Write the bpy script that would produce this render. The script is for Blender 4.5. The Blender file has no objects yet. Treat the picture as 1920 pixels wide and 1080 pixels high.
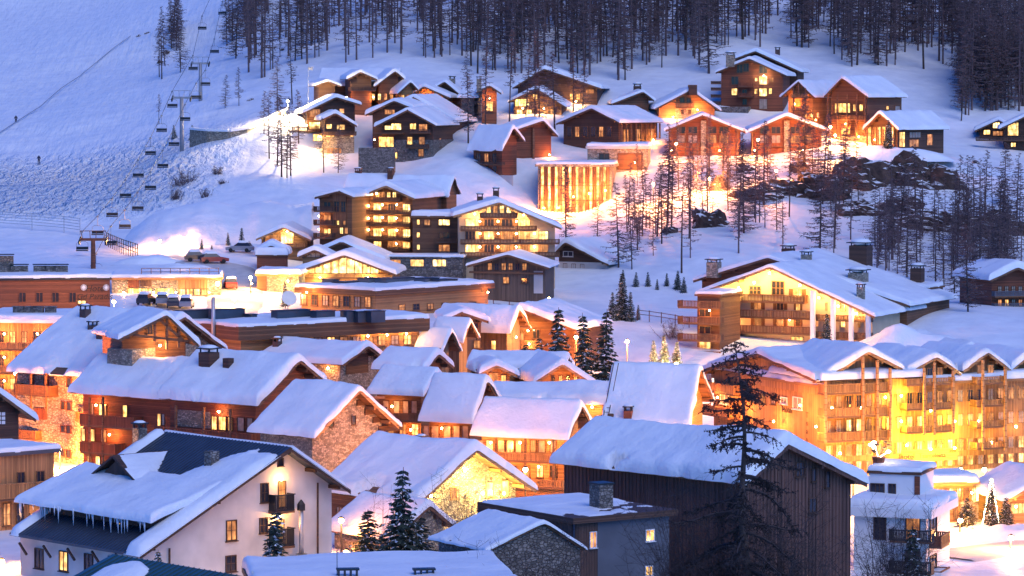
import bpy, math, random
import numpy as np
from mathutils import Vector, Matrix, noise

random.seed(7)
R = math.radians
scene = bpy.context.scene
COL = scene.collection

# ------------------------------------------------------------------ camera
F_PX = 6500.0                     # focal length in photograph pixels (1920 wide)
PITCH = R(3.2)
CAM = Vector((0, 0, 40))
cam_data = bpy.data.cameras.new('camera')
cam_data.sensor_width = 36.0
cam_data.lens = F_PX / 1920 * 36.0
cam_data.clip_start = 1.0
cam_data.clip_end = 4000
cam = bpy.data.objects.new('camera', cam_data)
cam.location = CAM
cam.rotation_euler = (math.pi / 2 - PITCH, 0, 0)
COL.objects.link(cam)
scene.camera = cam

# ------------------------------------------------------------------ sky, afterglow, exposure
world = bpy.data.worlds.new('World')
scene.world = world
world.use_nodes = True
wn = world.node_tree.nodes
wl = world.node_tree.links
sky = wn.new('ShaderNodeTexSky')
sky.sky_type = 'NISHITA'
sky.sun_disc = False
sky.sun_elevation = R(3.0)
sky.sun_rotation = R(150)
sky.altitude = 1850
sky.ozone_density = 7.0
sky.dust_density = 0.3
tint = wn.new('ShaderNodeMix'); tint.data_type = 'RGBA'; tint.blend_type = 'MULTIPLY'
tint.inputs[0].default_value = 1.0
tint.inputs[7].default_value = (0.78, 1.6, 1.8, 1)
wl.new(sky.outputs[0], tint.inputs[6])
wl.new(tint.outputs[2], wn['Background'].inputs[0])
wn['Background'].inputs[1].default_value = 0.15

sun_data = bpy.data.lights.new('sun', 'SUN')
sun_data.energy = 0.6
sun_data.angle = R(50)
sun_data.color = (0.94, 0.93, 1.0)
sun = bpy.data.objects.new('sun', sun_data)
SUN_AZ, SUN_EL = R(150), R(46)     # afterglow behind the viewer's right shoulder
sun.rotation_euler = Vector((math.sin(SUN_AZ)*math.cos(SUN_EL), math.cos(SUN_AZ)*math.cos(SUN_EL), math.sin(SUN_EL))).to_track_quat('Z', 'Y').to_euler()
COL.objects.link(sun)

scene.view_settings.view_transform = 'Standard'
scene.view_settings.look = 'None'
scene.view_settings.gamma = 1
scene.view_settings.use_curve_mapping = False
scene.view_settings.exposure = 1.33
scene.render.engine = 'CYCLES'
cy = scene.cycles
cy.use_denoising = True
cy.denoiser = 'OPENIMAGEDENOISE'
cy.max_bounces = 4
cy.diffuse_bounces = 2
cy.glossy_bounces = 2
cy.transmission_bounces = 2
cy.transparent_max_bounces = 6
cy.use_light_tree = True
cy.sample_clamp_indirect = 4
cy.caustics_reflective = cy.caustics_refractive = False

# ------------------------------------------------------------------ picture geometry helpers
cP, sP = math.cos(PITCH), math.sin(PITCH)
FW = Vector((0, cP, -sP)); UPV = Vector((0, sP, cP)); RT = Vector((1, 0, 0))
def ray(px, py): return FW + RT * ((px - 960) / F_PX) + UPV * ((540 - py) / F_PX)
def at(px, py, D):
    d = ray(px, py); return CAM + d * (D / d.y)
def proj(P):
    q = Vector(P) - CAM; w = q.dot(FW)
    return 960 + F_PX * q.dot(RT) / w, 540 - F_PX * q.dot(UPV) / w

# ------------------------------------------------------------------ mesh helpers
class MB:
    def __init__(s): s.v = []; s.f = []
    def box(s, x0, x1, y0, y1, z0, z1):
        i = len(s.v)
        s.v += [(x0,y0,z0),(x1,y0,z0),(x1,y1,z0),(x0,y1,z0),(x0,y0,z1),(x1,y0,z1),(x1,y1,z1),(x0,y1,z1)]
        s.f += [(i,i+3,i+2,i+1),(i+4,i+5,i+6,i+7),(i,i+1,i+5,i+4),(i+1,i+2,i+6,i+5),(i+2,i+3,i+7,i+6),(i+3,i,i+4,i+7)]
        return s
    def prism(s, pts, y0, y1):           # polygon in x,z (counter-clockwise seen from -y)
        i = len(s.v); n = len(pts)
        s.v += [(x, y0, z) for x, z in pts] + [(x, y1, z) for x, z in pts]
        s.f.append(tuple(range(i, i+n))); s.f.append(tuple(range(i+2*n-1, i+n-1, -1)))
        for k in range(n):
            j = (k+1) % n
            s.f.append((i+j, i+k, i+n+k, i+n+j))
        return s
    def slab(s, pts, z0, z1):            # polygon in x,y extruded upward
        i = len(s.v); n = len(pts)
        s.v += [(x, y, z0) for x, y in pts] + [(x, y, z1) for x, y in pts]
        s.f.append(tuple(range(i+n-1, i-1, -1))); s.f.append(tuple(range(i+n, i+2*n)))
        for k in range(n):
            j = (k+1) % n
            s.f.append((i+k, i+j, i+n+j, i+n+k))
        return s
    def beam(s, p0, p1, w, h=None):
        h = h or w; p0 = Vector(p0); p1 = Vector(p1); d = (p1-p0).normalized()
        a = d.cross(Vector((0,0,1)))
        a = a.normalized() if a.length > 1e-4 else Vector((1,0,0))
        b = a.cross(d)
        i = len(s.v)
        for p in (p0, p1):
            for sx, sz in ((-1,-1),(1,-1),(1,1),(-1,1)):
                s.v.append(tuple(p + a*sx*w/2 + b*sz*h/2))
        s.f += [(i,i+1,i+2,i+3),(i+7,i+6,i+5,i+4)] + [(i+(k+1)%4, i+k, i+4+k, i+4+(k+1)%4) for k in range(4)]
        return s
    def tube(s, pts, rad, n=5, cap=True):
        i0 = len(s.v); m = len(pts)
        for k in range(m):
            p = Vector(pts[k])
            d = (Vector(pts[min(k+1,m-1)]) - Vector(pts[max(k-1,0)])).normalized()
            a = d.cross(Vector((0.31,0.17,0.93)))
            a = a.normalized() if a.length > 1e-4 else Vector((1,0,0))
            b = d.cross(a)
            for j in range(n):
                t = 2*math.pi*j/n
                s.v.append(tuple(p + (a*math.cos(t) + b*math.sin(t))*rad[k]))
        for k in range(m-1):
            for j in range(n):
                s.f.append((i0+k*n+j, i0+k*n+(j+1)%n, i0+(k+1)*n+(j+1)%n, i0+(k+1)*n+j))
        if cap:
            s.f.append(tuple(range(i0+n-1, i0-1, -1))); s.f.append(tuple(range(i0+(m-1)*n, i0+m*n)))
        return s
    def tri(s, a, b, c):
        i = len(s.v); s.v += [tuple(a), tuple(b), tuple(c)]; s.f.append((i,i+1,i+2)); return s
    def ball(s, c, r, n=8, m=6, sz=1.0):
        i = len(s.v)
        for a in range(1, m):
            t = math.pi*a/m
            for b in range(n):
                u = 2*math.pi*b/n
                s.v.append((c[0]+r*math.sin(t)*math.cos(u), c[1]+r*math.sin(t)*math.sin(u), c[2]+r*sz*math.cos(t)))
        s.v += [(c[0],c[1],c[2]+r*sz),(c[0],c[1],c[2]-r*sz)]
        top = len(s.v)-2
        for b in range(n):
            s.f.append((top, i+b, i+(b+1)%n)); s.f.append((top+1, i+(m-2)*n+(b+1)%n, i+(m-2)*n+b))
            for a in range(m-2):
                s.f.append((i+a*n+b, i+(a+1)*n+b, i+(a+1)*n+(b+1)%n, i+a*n+(b+1)%n))
        return s
    def mesh(s, name, mat, X=None, smooth=False):
        me = bpy.data.meshes.new(name)
        vs = s.v if X is None else [tuple(X @ Vector(p)) for p in s.v]
        me.from_pydata(vs, [], s.f)
        if mat: me.materials.append(mat)
        if smooth: me.polygons.foreach_set('use_smooth', [True]*len(me.polygons))
        me.update()
        return me
    def build(s, name, mat, parent=None, X=None, smooth=False):
        return link(name, s.mesh(name, mat, X, smooth), parent)

def link(name, data, parent=None, loc=None):
    o = bpy.data.objects.new(name, data); COL.objects.link(o)
    if parent: o.parent = parent
    if loc is not None: o.location = loc
    return o
def tag(o, label=None, cat=None, group=None, kind=None):
    if label: o['label'] = label
    if cat: o['category'] = cat
    if group: o['group'] = group
    if kind: o['kind'] = kind
    return o
def empty(name, loc, rz=0.0):
    o = bpy.data.objects.new(name, None); o.location = loc; o.rotation_euler = (0,0,rz); COL.objects.link(o); return o
def fbm(x, y, z=0.0): return noise.noise((x, y, z))
LIGHTS = {}
def glow(loc, power, col=(1,0.5,0.16), r=0.25, parent=None, name='lamp_light', spot=None):
    key = (round(power), col, r, spot is not None)
    if key not in LIGHTS:
        d = bpy.data.lights.new(name, 'SPOT' if spot else 'POINT'); d.energy = power; d.color = col; d.shadow_soft_size = r
        if spot: d.spot_size = R(spot); d.spot_blend = 0.7
        LIGHTS[key] = d
    o = bpy.data.objects.new(name, LIGHTS[key]); o.location = loc; COL.objects.link(o)
    if parent: o.parent = parent
    return o

# ------------------------------------------------------------------ materials
def new_mat(name):
    m = bpy.data.materials.new(name); m.use_nodes = True
    nt = m.node_tree; return m, nt, nt.nodes['Principled BSDF']
def nd(nt, t, **kw):
    n = nt.nodes.new(t)
    for k, v in kw.items(): setattr(n, k, v)
    return n
def ramp(nt, fac, stops):
    r = nd(nt, 'ShaderNodeValToRGB'); e = r.color_ramp.elements
    e[0].position, e[0].color = stops[0][0], (*stops[0][1], 1)
    e[1].position, e[1].color = stops[-1][0], (*stops[-1][1], 1)
    for p, c in stops[1:-1]:
        x = e.new(p); x.color = (*c, 1)
    nt.links.new(fac, r.inputs[0]); return r.outputs[0]
def bump(nt, h, bsdf, dist, strength=1.0):
    b = nd(nt, 'ShaderNodeBump'); b.inputs['Strength'].default_value = strength; b.inputs['Distance'].default_value = dist
    nt.links.new(h, b.inputs['Height']); nt.links.new(b.outputs[0], bsdf.inputs['Normal'])
def math_n(nt, op, a, b=None):
    n = nd(nt, 'ShaderNodeMath', operation=op)
    for k, x in enumerate((a, b)):
        if x is None: continue
        if isinstance(x, (int, float)): n.inputs[k].default_value = x
        else: nt.links.new(x, n.inputs[k])
    return n.outputs[0]

def wood(name, c, vertical=False, plank=0.18, var=0.45, rough=0.75):
    m, nt, b = new_mat(name); L = nt.links
    tc = nd(nt, 'ShaderNodeTexCoord'); sx = nd(nt, 'ShaderNodeSeparateXYZ'); L.new(tc.outputs['Object'], sx.inputs[0])
    h = math_n(nt, 'ADD', sx.outputs[0], sx.outputs[1])
    a, along = (h, sx.outputs[2]) if vertical else (sx.outputs[2], h)
    q = math_n(nt, 'DIVIDE', a, plank)
    idx = math_n(nt, 'FLOOR', q)
    fr = math_n(nt, 'FRACT', q)
    wnse = nd(nt, 'ShaderNodeTexWhiteNoise', noise_dimensions='1D'); L.new(idx, wnse.inputs['W'])
    cx = nd(nt, 'ShaderNodeCombineXYZ')
    L.new(math_n(nt, 'MULTIPLY', a, 9.0), cx.inputs[0]); L.new(math_n(nt, 'MULTIPLY', along, 0.7), cx.inputs[1]); L.new(idx, cx.inputs[2])
    ns = nd(nt, 'ShaderNodeTexNoise'); ns.inputs['Scale'].default_value = 1.3; ns.inputs['Detail'].default_value = 4; L.new(cx.outputs[0], ns.inputs['Vector'])
    big = nd(nt, 'ShaderNodeTexNoise'); big.inputs['Scale'].default_value = 0.35; big.inputs['Detail'].default_value = 3; L.new(tc.outputs['Object'], big.inputs['Vector'])
    mix = math_n(nt, 'ADD', math_n(nt, 'MULTIPLY', wnse.outputs[0], 0.4), math_n(nt, 'ADD', math_n(nt, 'MULTIPLY', ns.outputs[0], 0.4), math_n(nt, 'MULTIPLY', big.outputs[0], 0.35)))
    lo = tuple(x*(1-var) for x in c); hi = tuple(min(1, x*(1+var)) for x in c)
    col = ramp(nt, mix, [(0.25, lo), (0.85, hi)])
    gap = math_n(nt, 'MINIMUM', math_n(nt, 'MULTIPLY', math_n(nt, 'MINIMUM', fr, math_n(nt, 'SUBTRACT', 1.0, fr)), 9.0), 1.0)
    mx = nd(nt, 'ShaderNodeMix', data_type='RGBA', blend_type='MULTIPLY'); mx.inputs[0].default_value = 1
    L.new(col, mx.inputs[6]); L.new(math_n(nt, 'ADD', math_n(nt, 'MULTIPLY', gap, 0.6), 0.4), mx.inputs[7])
    L.new(mx.outputs[2], b.inputs['Base Color'])
    b.inputs['Roughness'].default_value = rough
    bump(nt, math_n(nt, 'ADD', gap, math_n(nt, 'MULTIPLY', ns.outputs[0], 0.4)), b, 0.03)
    return m
def stone(name, c, size=0.5):
    m, nt, b = new_mat(name); L = nt.links
    tc = nd(nt, 'ShaderNodeTexCoord'); mp = nd(nt, 'ShaderNodeMapping'); mp.inputs['Scale'].default_value = (1, 1, 1.6); L.new(tc.outputs['Object'], mp.inputs[0])
    v = nd(nt, 'ShaderNodeTexVoronoi'); v.inputs['Scale'].default_value = 1/size; L.new(mp.outputs[0], v.inputs['Vector'])
    e = nd(nt, 'ShaderNodeTexVoronoi', feature='DISTANCE_TO_EDGE'); e.inputs['Scale'].default_value = 1/size; L.new(mp.outputs[0], e.inputs['Vector'])
    sp = nd(nt, 'ShaderNodeSeparateColor'); L.new(v.outputs['Color'], sp.inputs[0])
    col = ramp(nt, sp.outputs[0], [(0, tuple(x*0.5 for x in c)), (0.5, c), (1, tuple(min(1,x*1.5) for x in c))])
    edge = math_n(nt, 'MINIMUM', math_n(nt, 'MULTIPLY', e.outputs[0], 9.0), 1.0)
    mx = nd(nt, 'ShaderNodeMix', data_type='RGBA'); L.new(edge, mx.inputs[0]); mx.inputs[6].default_value = (c[0]*0.55, c[1]*0.55, c[2]*0.55, 1); L.new(col, mx.inputs[7])
    L.new(mx.outputs[2], b.inputs['Base Color']); b.inputs['Roughness'].default_value = 0.9
    bump(nt, math_n(nt, 'ADD', edge, sp.outputs[1]), b, 0.08)
    return m
def plain(name, c, rough=0.8, var=0.2, sc=0.6, metal=0.0, bmp=0.01):
    m, nt, b = new_mat(name)
    tc = nd(nt, 'ShaderNodeTexCoord'); ns = nd(nt, 'ShaderNodeTexNoise'); ns.inputs['Scale'].default_value = sc; ns.inputs['Detail'].default_value = 6
    nt.links.new(tc.outputs['Object'], ns.inputs['Vector'])
    nt.links.new(ramp(nt, ns.outputs[0], [(0.3, tuple(x*(1-var) for x in c)), (0.7, tuple(min(1,x*(1+var)) for x in c))]), b.inputs['Base Color'])
    b.inputs['Roughness'].default_value = rough; b.inputs['Metallic'].default_value = metal
    if bmp: bump(nt, ns.outputs[0], b, bmp)
    return m
def lit(name, c, strength, vary=0.7):
    m, nt, b = new_mat(name); L = nt.links
    oi = nd(nt, 'ShaderNodeObjectInfo'); tc = nd(nt, 'ShaderNodeTexCoord')
    mp = nd(nt, 'ShaderNodeMapping'); mp.inputs['Scale'].default_value = (3.2, 3.2, 0.5); L.new(tc.outputs['Object'], mp.inputs[0])
    ns = nd(nt, 'ShaderNodeTexNoise'); ns.inputs['Scale'].default_value = 1.3; ns.inputs['Detail'].default_value = 3; L.new(mp.outputs[0], ns.inputs['Vector'])
    ns2 = nd(nt, 'ShaderNodeTexNoise'); ns2.inputs['Scale'].default_value = 1.4; L.new(tc.outputs['Object'], ns2.inputs['Vector'])
    f = math_n(nt, 'MULTIPLY', math_n(nt, 'ADD', math_n(nt, 'MULTIPLY', oi.outputs['Random'], vary), 1-vary*0.5),
               math_n(nt, 'ADD', 0.08, math_n(nt, 'MULTIPLY', math_n(nt, 'POWER', math_n(nt, 'MULTIPLY', ns.outputs[0], ns2.outputs[0]), 1.8), 11.0)))
    col = ramp(nt, ns2.outputs[0], [(0.3, (c[0], c[1]*0.72, c[2]*0.5)), (0.7, c)])
    L.new(col, b.inputs['Emission Color']); L.new(math_n(nt, 'MULTIPLY', f, strength), b.inputs['Emission Strength'])
    b.inputs['Base Color'].default_value = (0.1, 0.07, 0.04, 1); b.inputs['Roughness'].default_value = 0.15
    return m
def emit(name, c, s):
    m, nt, b = new_mat(name); b.inputs['Base Color'].default_value = (0.8,0.8,0.8,1)
    b.inputs['Emission Color'].default_value = (*c, 1); b.inputs['Emission Strength'].default_value = s; return m

def snow_mat(name, ground=False):
    m, nt, b = new_mat(name); L = nt.links
    tc = nd(nt, 'ShaderNodeTexCoord')
    def nz(scale, detail=4, vec=None, rough=0.5):
        n = nd(nt, 'ShaderNodeTexNoise'); n.inputs['Scale'].default_value = scale; n.inputs['Detail'].default_value = detail; n.inputs['Roughness'].default_value = rough
        L.new(vec or tc.outputs['Object'], n.inputs['Vector']); return n.outputs[0]
    n1 = nz(0.35, 5); n2 = nz(2.5, 4)
    L.new(ramp(nt, n1, [(0.3, (0.74,0.76,0.8)), (0.7, (0.86,0.87,0.89))]), b.inputs['Base Color'])
    b.inputs['Roughness'].default_value = 0.6
    h = math_n(nt, 'ADD', math_n(nt, 'MULTIPLY', n1, 1.2), math_n(nt, 'MULTIPLY', n2, 0.25))
    if ground:
        h = math_n(nt, 'ADD', math_n(nt, 'MULTIPLY', n1, 0.45), math_n(nt, 'MULTIPLY', n2, 0.05))
        g = nd(nt, 'ShaderNodeNewGeometry'); sp = nd(nt, 'ShaderNodeSeparateXYZ'); L.new(g.outputs['Position'], sp.inputs[0])
        mp = nd(nt, 'ShaderNodeMapping'); mp.inputs['Rotation'].default_value = (0,0,0.5); mp.inputs['Scale'].default_value = (0.75, 0.28, 0.3); L.new(tc.outputs['Object'], mp.inputs[0])
        mog = nz(1.0, 3, mp.outputs[0], 0.6)
        mp2 = nd(nt, 'ShaderNodeMapping'); mp2.inputs['Scale'].default_value = (0.5, 0.06, 0.1); mp2.inputs['Rotation'].default_value = (0,0,-0.35); L.new(tc.outputs['Object'], mp2.inputs[0])
        tracks = nz(1.0, 4, mp2.outputs[0], 0.65)
        # ski runs and mogul field: relief only, on the open slope (x < -60 m, y > 560 m)
        def band(v, lo, hi):
            r = nd(nt, 'ShaderNodeMapRange'); r.inputs['From Min'].default_value = lo; r.inputs['From Max'].default_value = hi; L.new(v, r.inputs[0]); return r.outputs[0]
        left = band(sp.outputs[0], -48, -66)
        m1 = math_n(nt, 'MULTIPLY', left, math_n(nt, 'MULTIPLY', band(sp.outputs[1], 585, 600), band(sp.outputs[1], 690, 660)))
        m2 = math_n(nt, 'MULTIPLY', left, band(sp.outputs[1], 640, 680))
        h = math_n(nt, 'ADD', h, math_n(nt, 'ADD', math_n(nt, 'MULTIPLY', math_n(nt, 'MULTIPLY', mog, m1), 7.0), math_n(nt, 'MULTIPLY', math_n(nt, 'MULTIPLY', tracks, m2), 0.9)))
        bump(nt, h, b, 0.75)
    else:
        bump(nt, h, b, 0.26)
    return m

M = {}
M['snow'] = snow_mat('snow'); M['ground_snow'] = snow_mat('ground_snow', True)
M['brown'] = wood('brown_wood', (0.17,0.075,0.035)); M['brown_v'] = wood('brown_boards', (0.17,0.075,0.035), True)
M['dark'] = wood('dark_wood', (0.085,0.04,0.024)); M['dark_v'] = wood('dark_boards', (0.085,0.042,0.028), True, 0.25)
M['red'] = wood('red_wood', (0.2,0.06,0.028)); M['red_v'] = wood('red_boards', (0.2,0.06,0.028), True)
M['larch'] = wood('larch_wood', (0.36,0.18,0.07)); M['larch_v'] = wood('larch_boards', (0.36,0.18,0.07), True)
M['barn_v'] = wood('barn_boards', (0.12,0.058,0.042), True, 0.21)
M['grey_v'] = wood('weathered_boards', (0.13,0.085,0.06), True, 0.22)
M['beam'] = wood('beam_wood', (0.15,0.07,0.035), False, 0.6, 0.3)
M['lbeam'] = wood('light_beam_wood', (0.38,0.2,0.085), False, 0.6, 0.3)
M['stone'] = stone('stone', (0.36,0.31,0.24), 0.3); M['dstone'] = stone('dark_stone', (0.2,0.17,0.15), 0.34); M['rock'] = plain('rock', (0.075,0.06,0.055), 0.95, 0.6, 0.5, 0, 0.25)
M['plaster'] = plain('plaster', (0.6,0.53,0.48), 0.9, 0.22, 0.3); M['cream'] = plain('cream_plaster', (0.55,0.42,0.28), 0.9, 0.1, 0.5)
M['greywall'] = plain('grey_plaster', (0.1,0.105,0.125), 0.9, 0.15, 0.5); M['white'] = plain('white_paint', (0.75,0.75,0.76), 0.6, 0.05, 0.5)
M['metal'] = plain('sheet_metal', (0.07,0.085,0.11), 0.4, 0.15, 0.8, 0.5, 0.0); M['galv'] = plain('galvanised', (0.42,0.42,0.44), 0.45, 0.1, 1, 0.6, 0)
M['gmetal'] = plain('green_metal', (0.05,0.11,0.11), 0.4, 0.15, 0.8, 0.4, 0.0); M['black'] = plain('black_metal', (0.025,0.025,0.03), 0.5, 0.2, 1, 0.3, 0)
M['chim'] = plain('chimney_render', (0.1,0.06,0.05), 0.9, 0.3, 1.5); M['pylon'] = plain('pylon_paint', (0.3,0.3,0.32), 0.5, 0.1, 1, 0.3, 0)
M['dglass'] = plain('dark_glass', (0.03,0.032,0.045), 0.08, 0.2, 1, 0, 0)
M['curtain'] = plain('curtained_glass', (0.34,0.27,0.22), 0.35, 0.3, 2, 0, 0)
M['lit'] = lit('lit_window', (1,0.6,0.19), 0.75); M['lity'] = lit('yellow_lit_window', (1,0.7,0.26), 1.0, 0.4)
M['dim'] = lit('dim_window', (1,0.42,0.14), 0.26); M['bulb'] = emit('bulb', (1,0.62,0.25), 45); M['bulby'] = emit('yellow_bulb', (1,0.75,0.25), 30)
M['fairy'] = emit('fairy_lights', (1,0.8,0.5), 14)
M['bark'] = plain('bark', (0.075,0.05,0.042), 0.95, 0.3, 2); M['twig'] = plain('larch_twig', (0.13,0.085,0.085), 0.95, 0.3, 2, 0, 0)
M['needle'] = plain('needles', (0.03,0.045,0.03), 0.8, 0.4, 2, 0, 0); M['dtwig'] = plain('dark_twig', (0.05,0.035,0.035), 0.95, 0.3, 2, 0, 0)
M['ice'] = plain('icicle_ice', (0.7,0.75,0.82), 0.15, 0.05, 1, 0, 0); M['road'] = plain('packed_snow_road', (0.55,0.52,0.5), 0.8, 0.12, 0.8, 0, 0.05)
M['redp'] = plain('red_car_paint', (0.28,0.03,0.03), 0.3, 0.1, 1, 0, 0); M['blackp'] = plain('dark_car_paint', (0.04,0.04,0.05), 0.3, 0.1, 1, 0, 0); M['greyp'] = plain('grey_car_paint', (0.25,0.25,0.28), 0.3, 0.1, 1, 0, 0)
M['rubber'] = plain('rubber', (0.02,0.02,0.02), 0.9, 0.1, 1, 0, 0); M['cloth'] = plain('dark_ski_clothes', (0.03,0.03,0.05), 0.9, 0.2, 2, 0, 0)
M['ink'] = plain('sign_lettering', (0.035,0.02,0.015), 0.7, 0.1, 1, 0, 0)

# ------------------------------------------------------------------ terrain
# (pixel x, pixel y, distance): spots of bare snow seen between the houses
GP = [(50,430,580),(230,430,580),(100,490,540),(250,560,492),(450,500,530),(450,432,570),(450,388,584),(330,392,590),(560,392,584),
      (50,300,680),(50,200,760),(50,100,850),(50,0,940),(341,288,640),(376,185,720),(430,60,830),(200,150,800),(200,330,655),
      (610,292,640),(760,320,628),(600,335,605),(690,200,675),(545,230,650),(930,352,618),(1060,414,606),(1015,408,610),(1110,394,612),(1140,372,612),(1060,300,634),(1050,470,565),(850,290,630),
      (1250,300,632),(1400,300,632),(1550,290,632),(1420,228,668),(1640,284,640),(1760,290,640),(1860,300,652),(1300,400,590),(1500,400,590),
      (1160,330,620),(1160,440,575),(1300,480,545),(1500,480,550),(1750,520,540),(1850,340,620),(1900,450,575),(1650,380,600),(1750,420,585),
      (700,110,720),(1000,120,720),(1000,0,800),(700,0,800),(1400,80,735),(1400,0,790),(1750,200,690),(1900,190,700),(1850,80,760),(1750,0,810),(500,120,745),(480,0,840),
      (1260,604,480),(1260,548,527),(1060,540,530),(1150,600,470),(1800,590,470),(620,560,505),(740,520,535),(900,540,528)]
def _ctrl():
    P = [tuple(at(*g)) for g in GP]
    for px in (-200, 200, 600, 960, 1300, 1700, 2100):
        for D, z in ((200,0),(300,0),(370,0.3)):
            P.append(((px-960)/F_PX*D, D, z))
        P.append(((px-960)/F_PX*440, 440, 4.2))
        P.append(((px-960)/F_PX*1000, 1000, 92)); P.append(((px-960)/F_PX*1300, 1300, 150))
    for px in (-400, 2400):
        for D, z in ((300,0),(450,4),(540,12),(640,27),(760,42)):
            P.append(((px-960)/F_PX*D, D, z))
    return np.array(P)
CP = _ctrl()
S_ = 100.0
def _tps(r2): return np.where(r2 > 1e-12, 0.5*r2*np.log(np.maximum(r2, 1e-12)), 0.0)
def _solve():
    X = CP[:, :2]/S_; n = len(X)
    d2 = ((X[:,None,:]-X[None,:,:])**2).sum(-1)
    A = np.zeros((n+3, n+3)); A[:n,:n] = _tps(d2) + np.eye(n)*0.00012
    A[:n,n] = 1; A[:n,n+1:] = X; A[n,:n] = 1; A[n+1:,:n] = X.T
    b = np.zeros(n+3); b[:n] = CP[:,2]
    return np.linalg.solve(A, b), X
W_, X_ = _solve()
def heights(xy):
    Q = np.asarray(xy, float)/S_; out = np.zeros(len(Q)); n = len(X_)
    for i in range(0, len(Q), 20000):
        q = Q[i:i+20000]
        d2 = ((q[:,None,:]-X_[None,:,:])**2).sum(-1)
        out[i:i+20000] = _tps(d2) @ W_[:n] + W_[n] + q @ W_[n+1:]
    return out
def hz(x, y): return float(heights([(x, y)])[0])
def ground_hit(px, py, d0=230, d1=1100):
    d = ray(px, py); ds = np.arange(d0, d1, 2.0)
    P = np.array([[CAM.x+d.x/d.y*t, CAM.y+t, CAM.z+d.z/d.y*t] for t in ds])
    below = P[:,2] < heights(P[:,:2])
    if not below.any(): return Vector(P[-1])
    k = int(np.argmax(below)); return Vector(P[k])

def make_ground():
    xs = np.concatenate([np.arange(-420,-200,10), np.arange(-200,200,2.0), np.arange(200,421,10)])
    ys = np.concatenate([np.arange(120,420,6), np.arange(420,860,2.0), np.arange(860,1400,14)])
    gx, gy = np.meshgrid(xs, ys); xy = np.stack([gx.ravel(), gy.ravel()], 1)
    z = heights(xy)
    nz = np.array([0.5*noise.noise((x*0.06, y*0.06, 3)) + 0.22*noise.noise((x*0.19, y*0.19, 9)) for x, y in xy])
    steep = np.clip((xy[:,1]-430)/120, 0.25, 1.6)
    z = z + nz*steep
    nx, ny = len(xs), len(ys)
    idx = np.arange(nx*ny).reshape(ny, nx)
    f = np.stack([idx[:-1,:-1], idx[:-1,1:], idx[1:,1:], idx[1:,:-1]], -1).reshape(-1, 4)
    me = bpy.data.meshes.new('ground')
    me.from_pydata(np.column_stack([xy, z]).tolist(), [], f.tolist())
    me.polygons.foreach_set('use_smooth', [True]*len(me.polygons))
    me.materials.append(M['ground_snow'])
    tag(link('ground', me), 'snow covered valley floor and mountainside', kind='structure')
print('terrain residual', float(np.abs(heights(CP[:,:2])-CP[:,2]).max()))
make_ground()

# ------------------------------------------------------------------ buildings
def snow_grid(fz, x0, x1, y0, y1, th, seed, over=0.14, X=None, mat=None, step=0.75, xk=(), slide=False):
    """a blanket of snow on a roof whose top is z = fz(x): thick, rounded at its rim, uneven"""
    def axis(a, b):
        L = b-a; e = [0, 0.05, 0.16, 0.34, 0.6]
        e = [t for t in e if t < L*0.35]
        n = max(2, int((L-2*e[-1])/step))
        mid = [e[-1] + (L-2*e[-1])*k/n for k in range(1, n)]
        return [a+t for t in e] + [a+t for t in mid] + [b-t for t in reversed(e)]
    xs, ys = axis(x0-over, x1+over), axis(y0-over, y1+over)
    xs = sorted(xs + [k for k in xk if min(abs(k-t) for t in xs) > 0.1])
    mb = MB(); nx, ny = len(xs), len(ys); r = max(0.22, th*0.5)
    for j, y in enumerate(ys):
        for i, x in enumerate(xs):
            d = min(x-xs[0], xs[-1]-x, y-ys[0], ys[-1]-y)
            e = math.sqrt(max(0, 1-(1-min(d/r, 1))**2))
            n1 = noise.noise((x*0.22+seed, y*0.22, seed*1.7)); n2 = noise.noise((x*0.9, y*0.9, seed+5))
            n0 = noise.noise((x*0.09, y*0.09, seed*2.1))
            t = th*(0.2+0.8*e) * (1+0.3*n1+0.45*n0) + (0.07*n2 + 0.1*noise.noise((x*0.16, y*1.0+seed, seed)))*e
            de = min(x-xs[0], xs[-1]-x)
            if slide and de < 1.3:
                sl = noise.noise((y*0.21+seed*3, seed, 2.0 if x < (xs[0]+xs[-1])/2 else 8.0))+.25*noise.noise((x*1.5, y*1.5, seed))
                if sl > 0.34+de*.12: t = -0.12
            jx = jy = 0
            if d < 0.5:
                k = (1-d/0.5)
                jx = (0.24*noise.noise((y*0.8, seed, 1.3))+0.22*noise.noise((y*0.25, seed, 4.3))-.08*(1 if over > 0 else 0))*k*(1 if x < (xs[0]+xs[-1])/2 else -1) if min(x-xs[0], xs[-1]-x) < 0.5 else 0
                jy = (0.2*noise.noise((x*0.8, seed, 7.3))+.12*noise.noise((x*2.2, seed, 3.3)))*k if min(y-ys[0], ys[-1]-y) < 0.5 else 0
            mb.v.append((x+jx, y+jy, fz(x)+(t if t < 0 else max(t, 0.05))))
    for j in range(ny-1):
        for i in range(nx-1):
            mb.f.append((j*nx+i, j*nx+i+1, (j+1)*nx+i+1, (j+1)*nx+i))
    ring = [i for i in range(nx)] + [j*nx+nx-1 for j in range(1, ny)] + [(ny-1)*nx+i for i in range(nx-2, -1, -1)] + [j*nx for j in range(ny-2, 0, -1)]
    k0 = len(mb.v)
    for q in ring:
        x, y, z = mb.v[q]; mb.v.append((x, y, fz(min(max(x, x0-over), x1+over))-0.06))
    n = len(ring)
    for k in range(n):
        mb.f.append((ring[(k+1)%n], ring[k], k0+k, k0+(k+1)%n))
    return mb.mesh('snow', mat or M['snow'], X, True)

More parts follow.
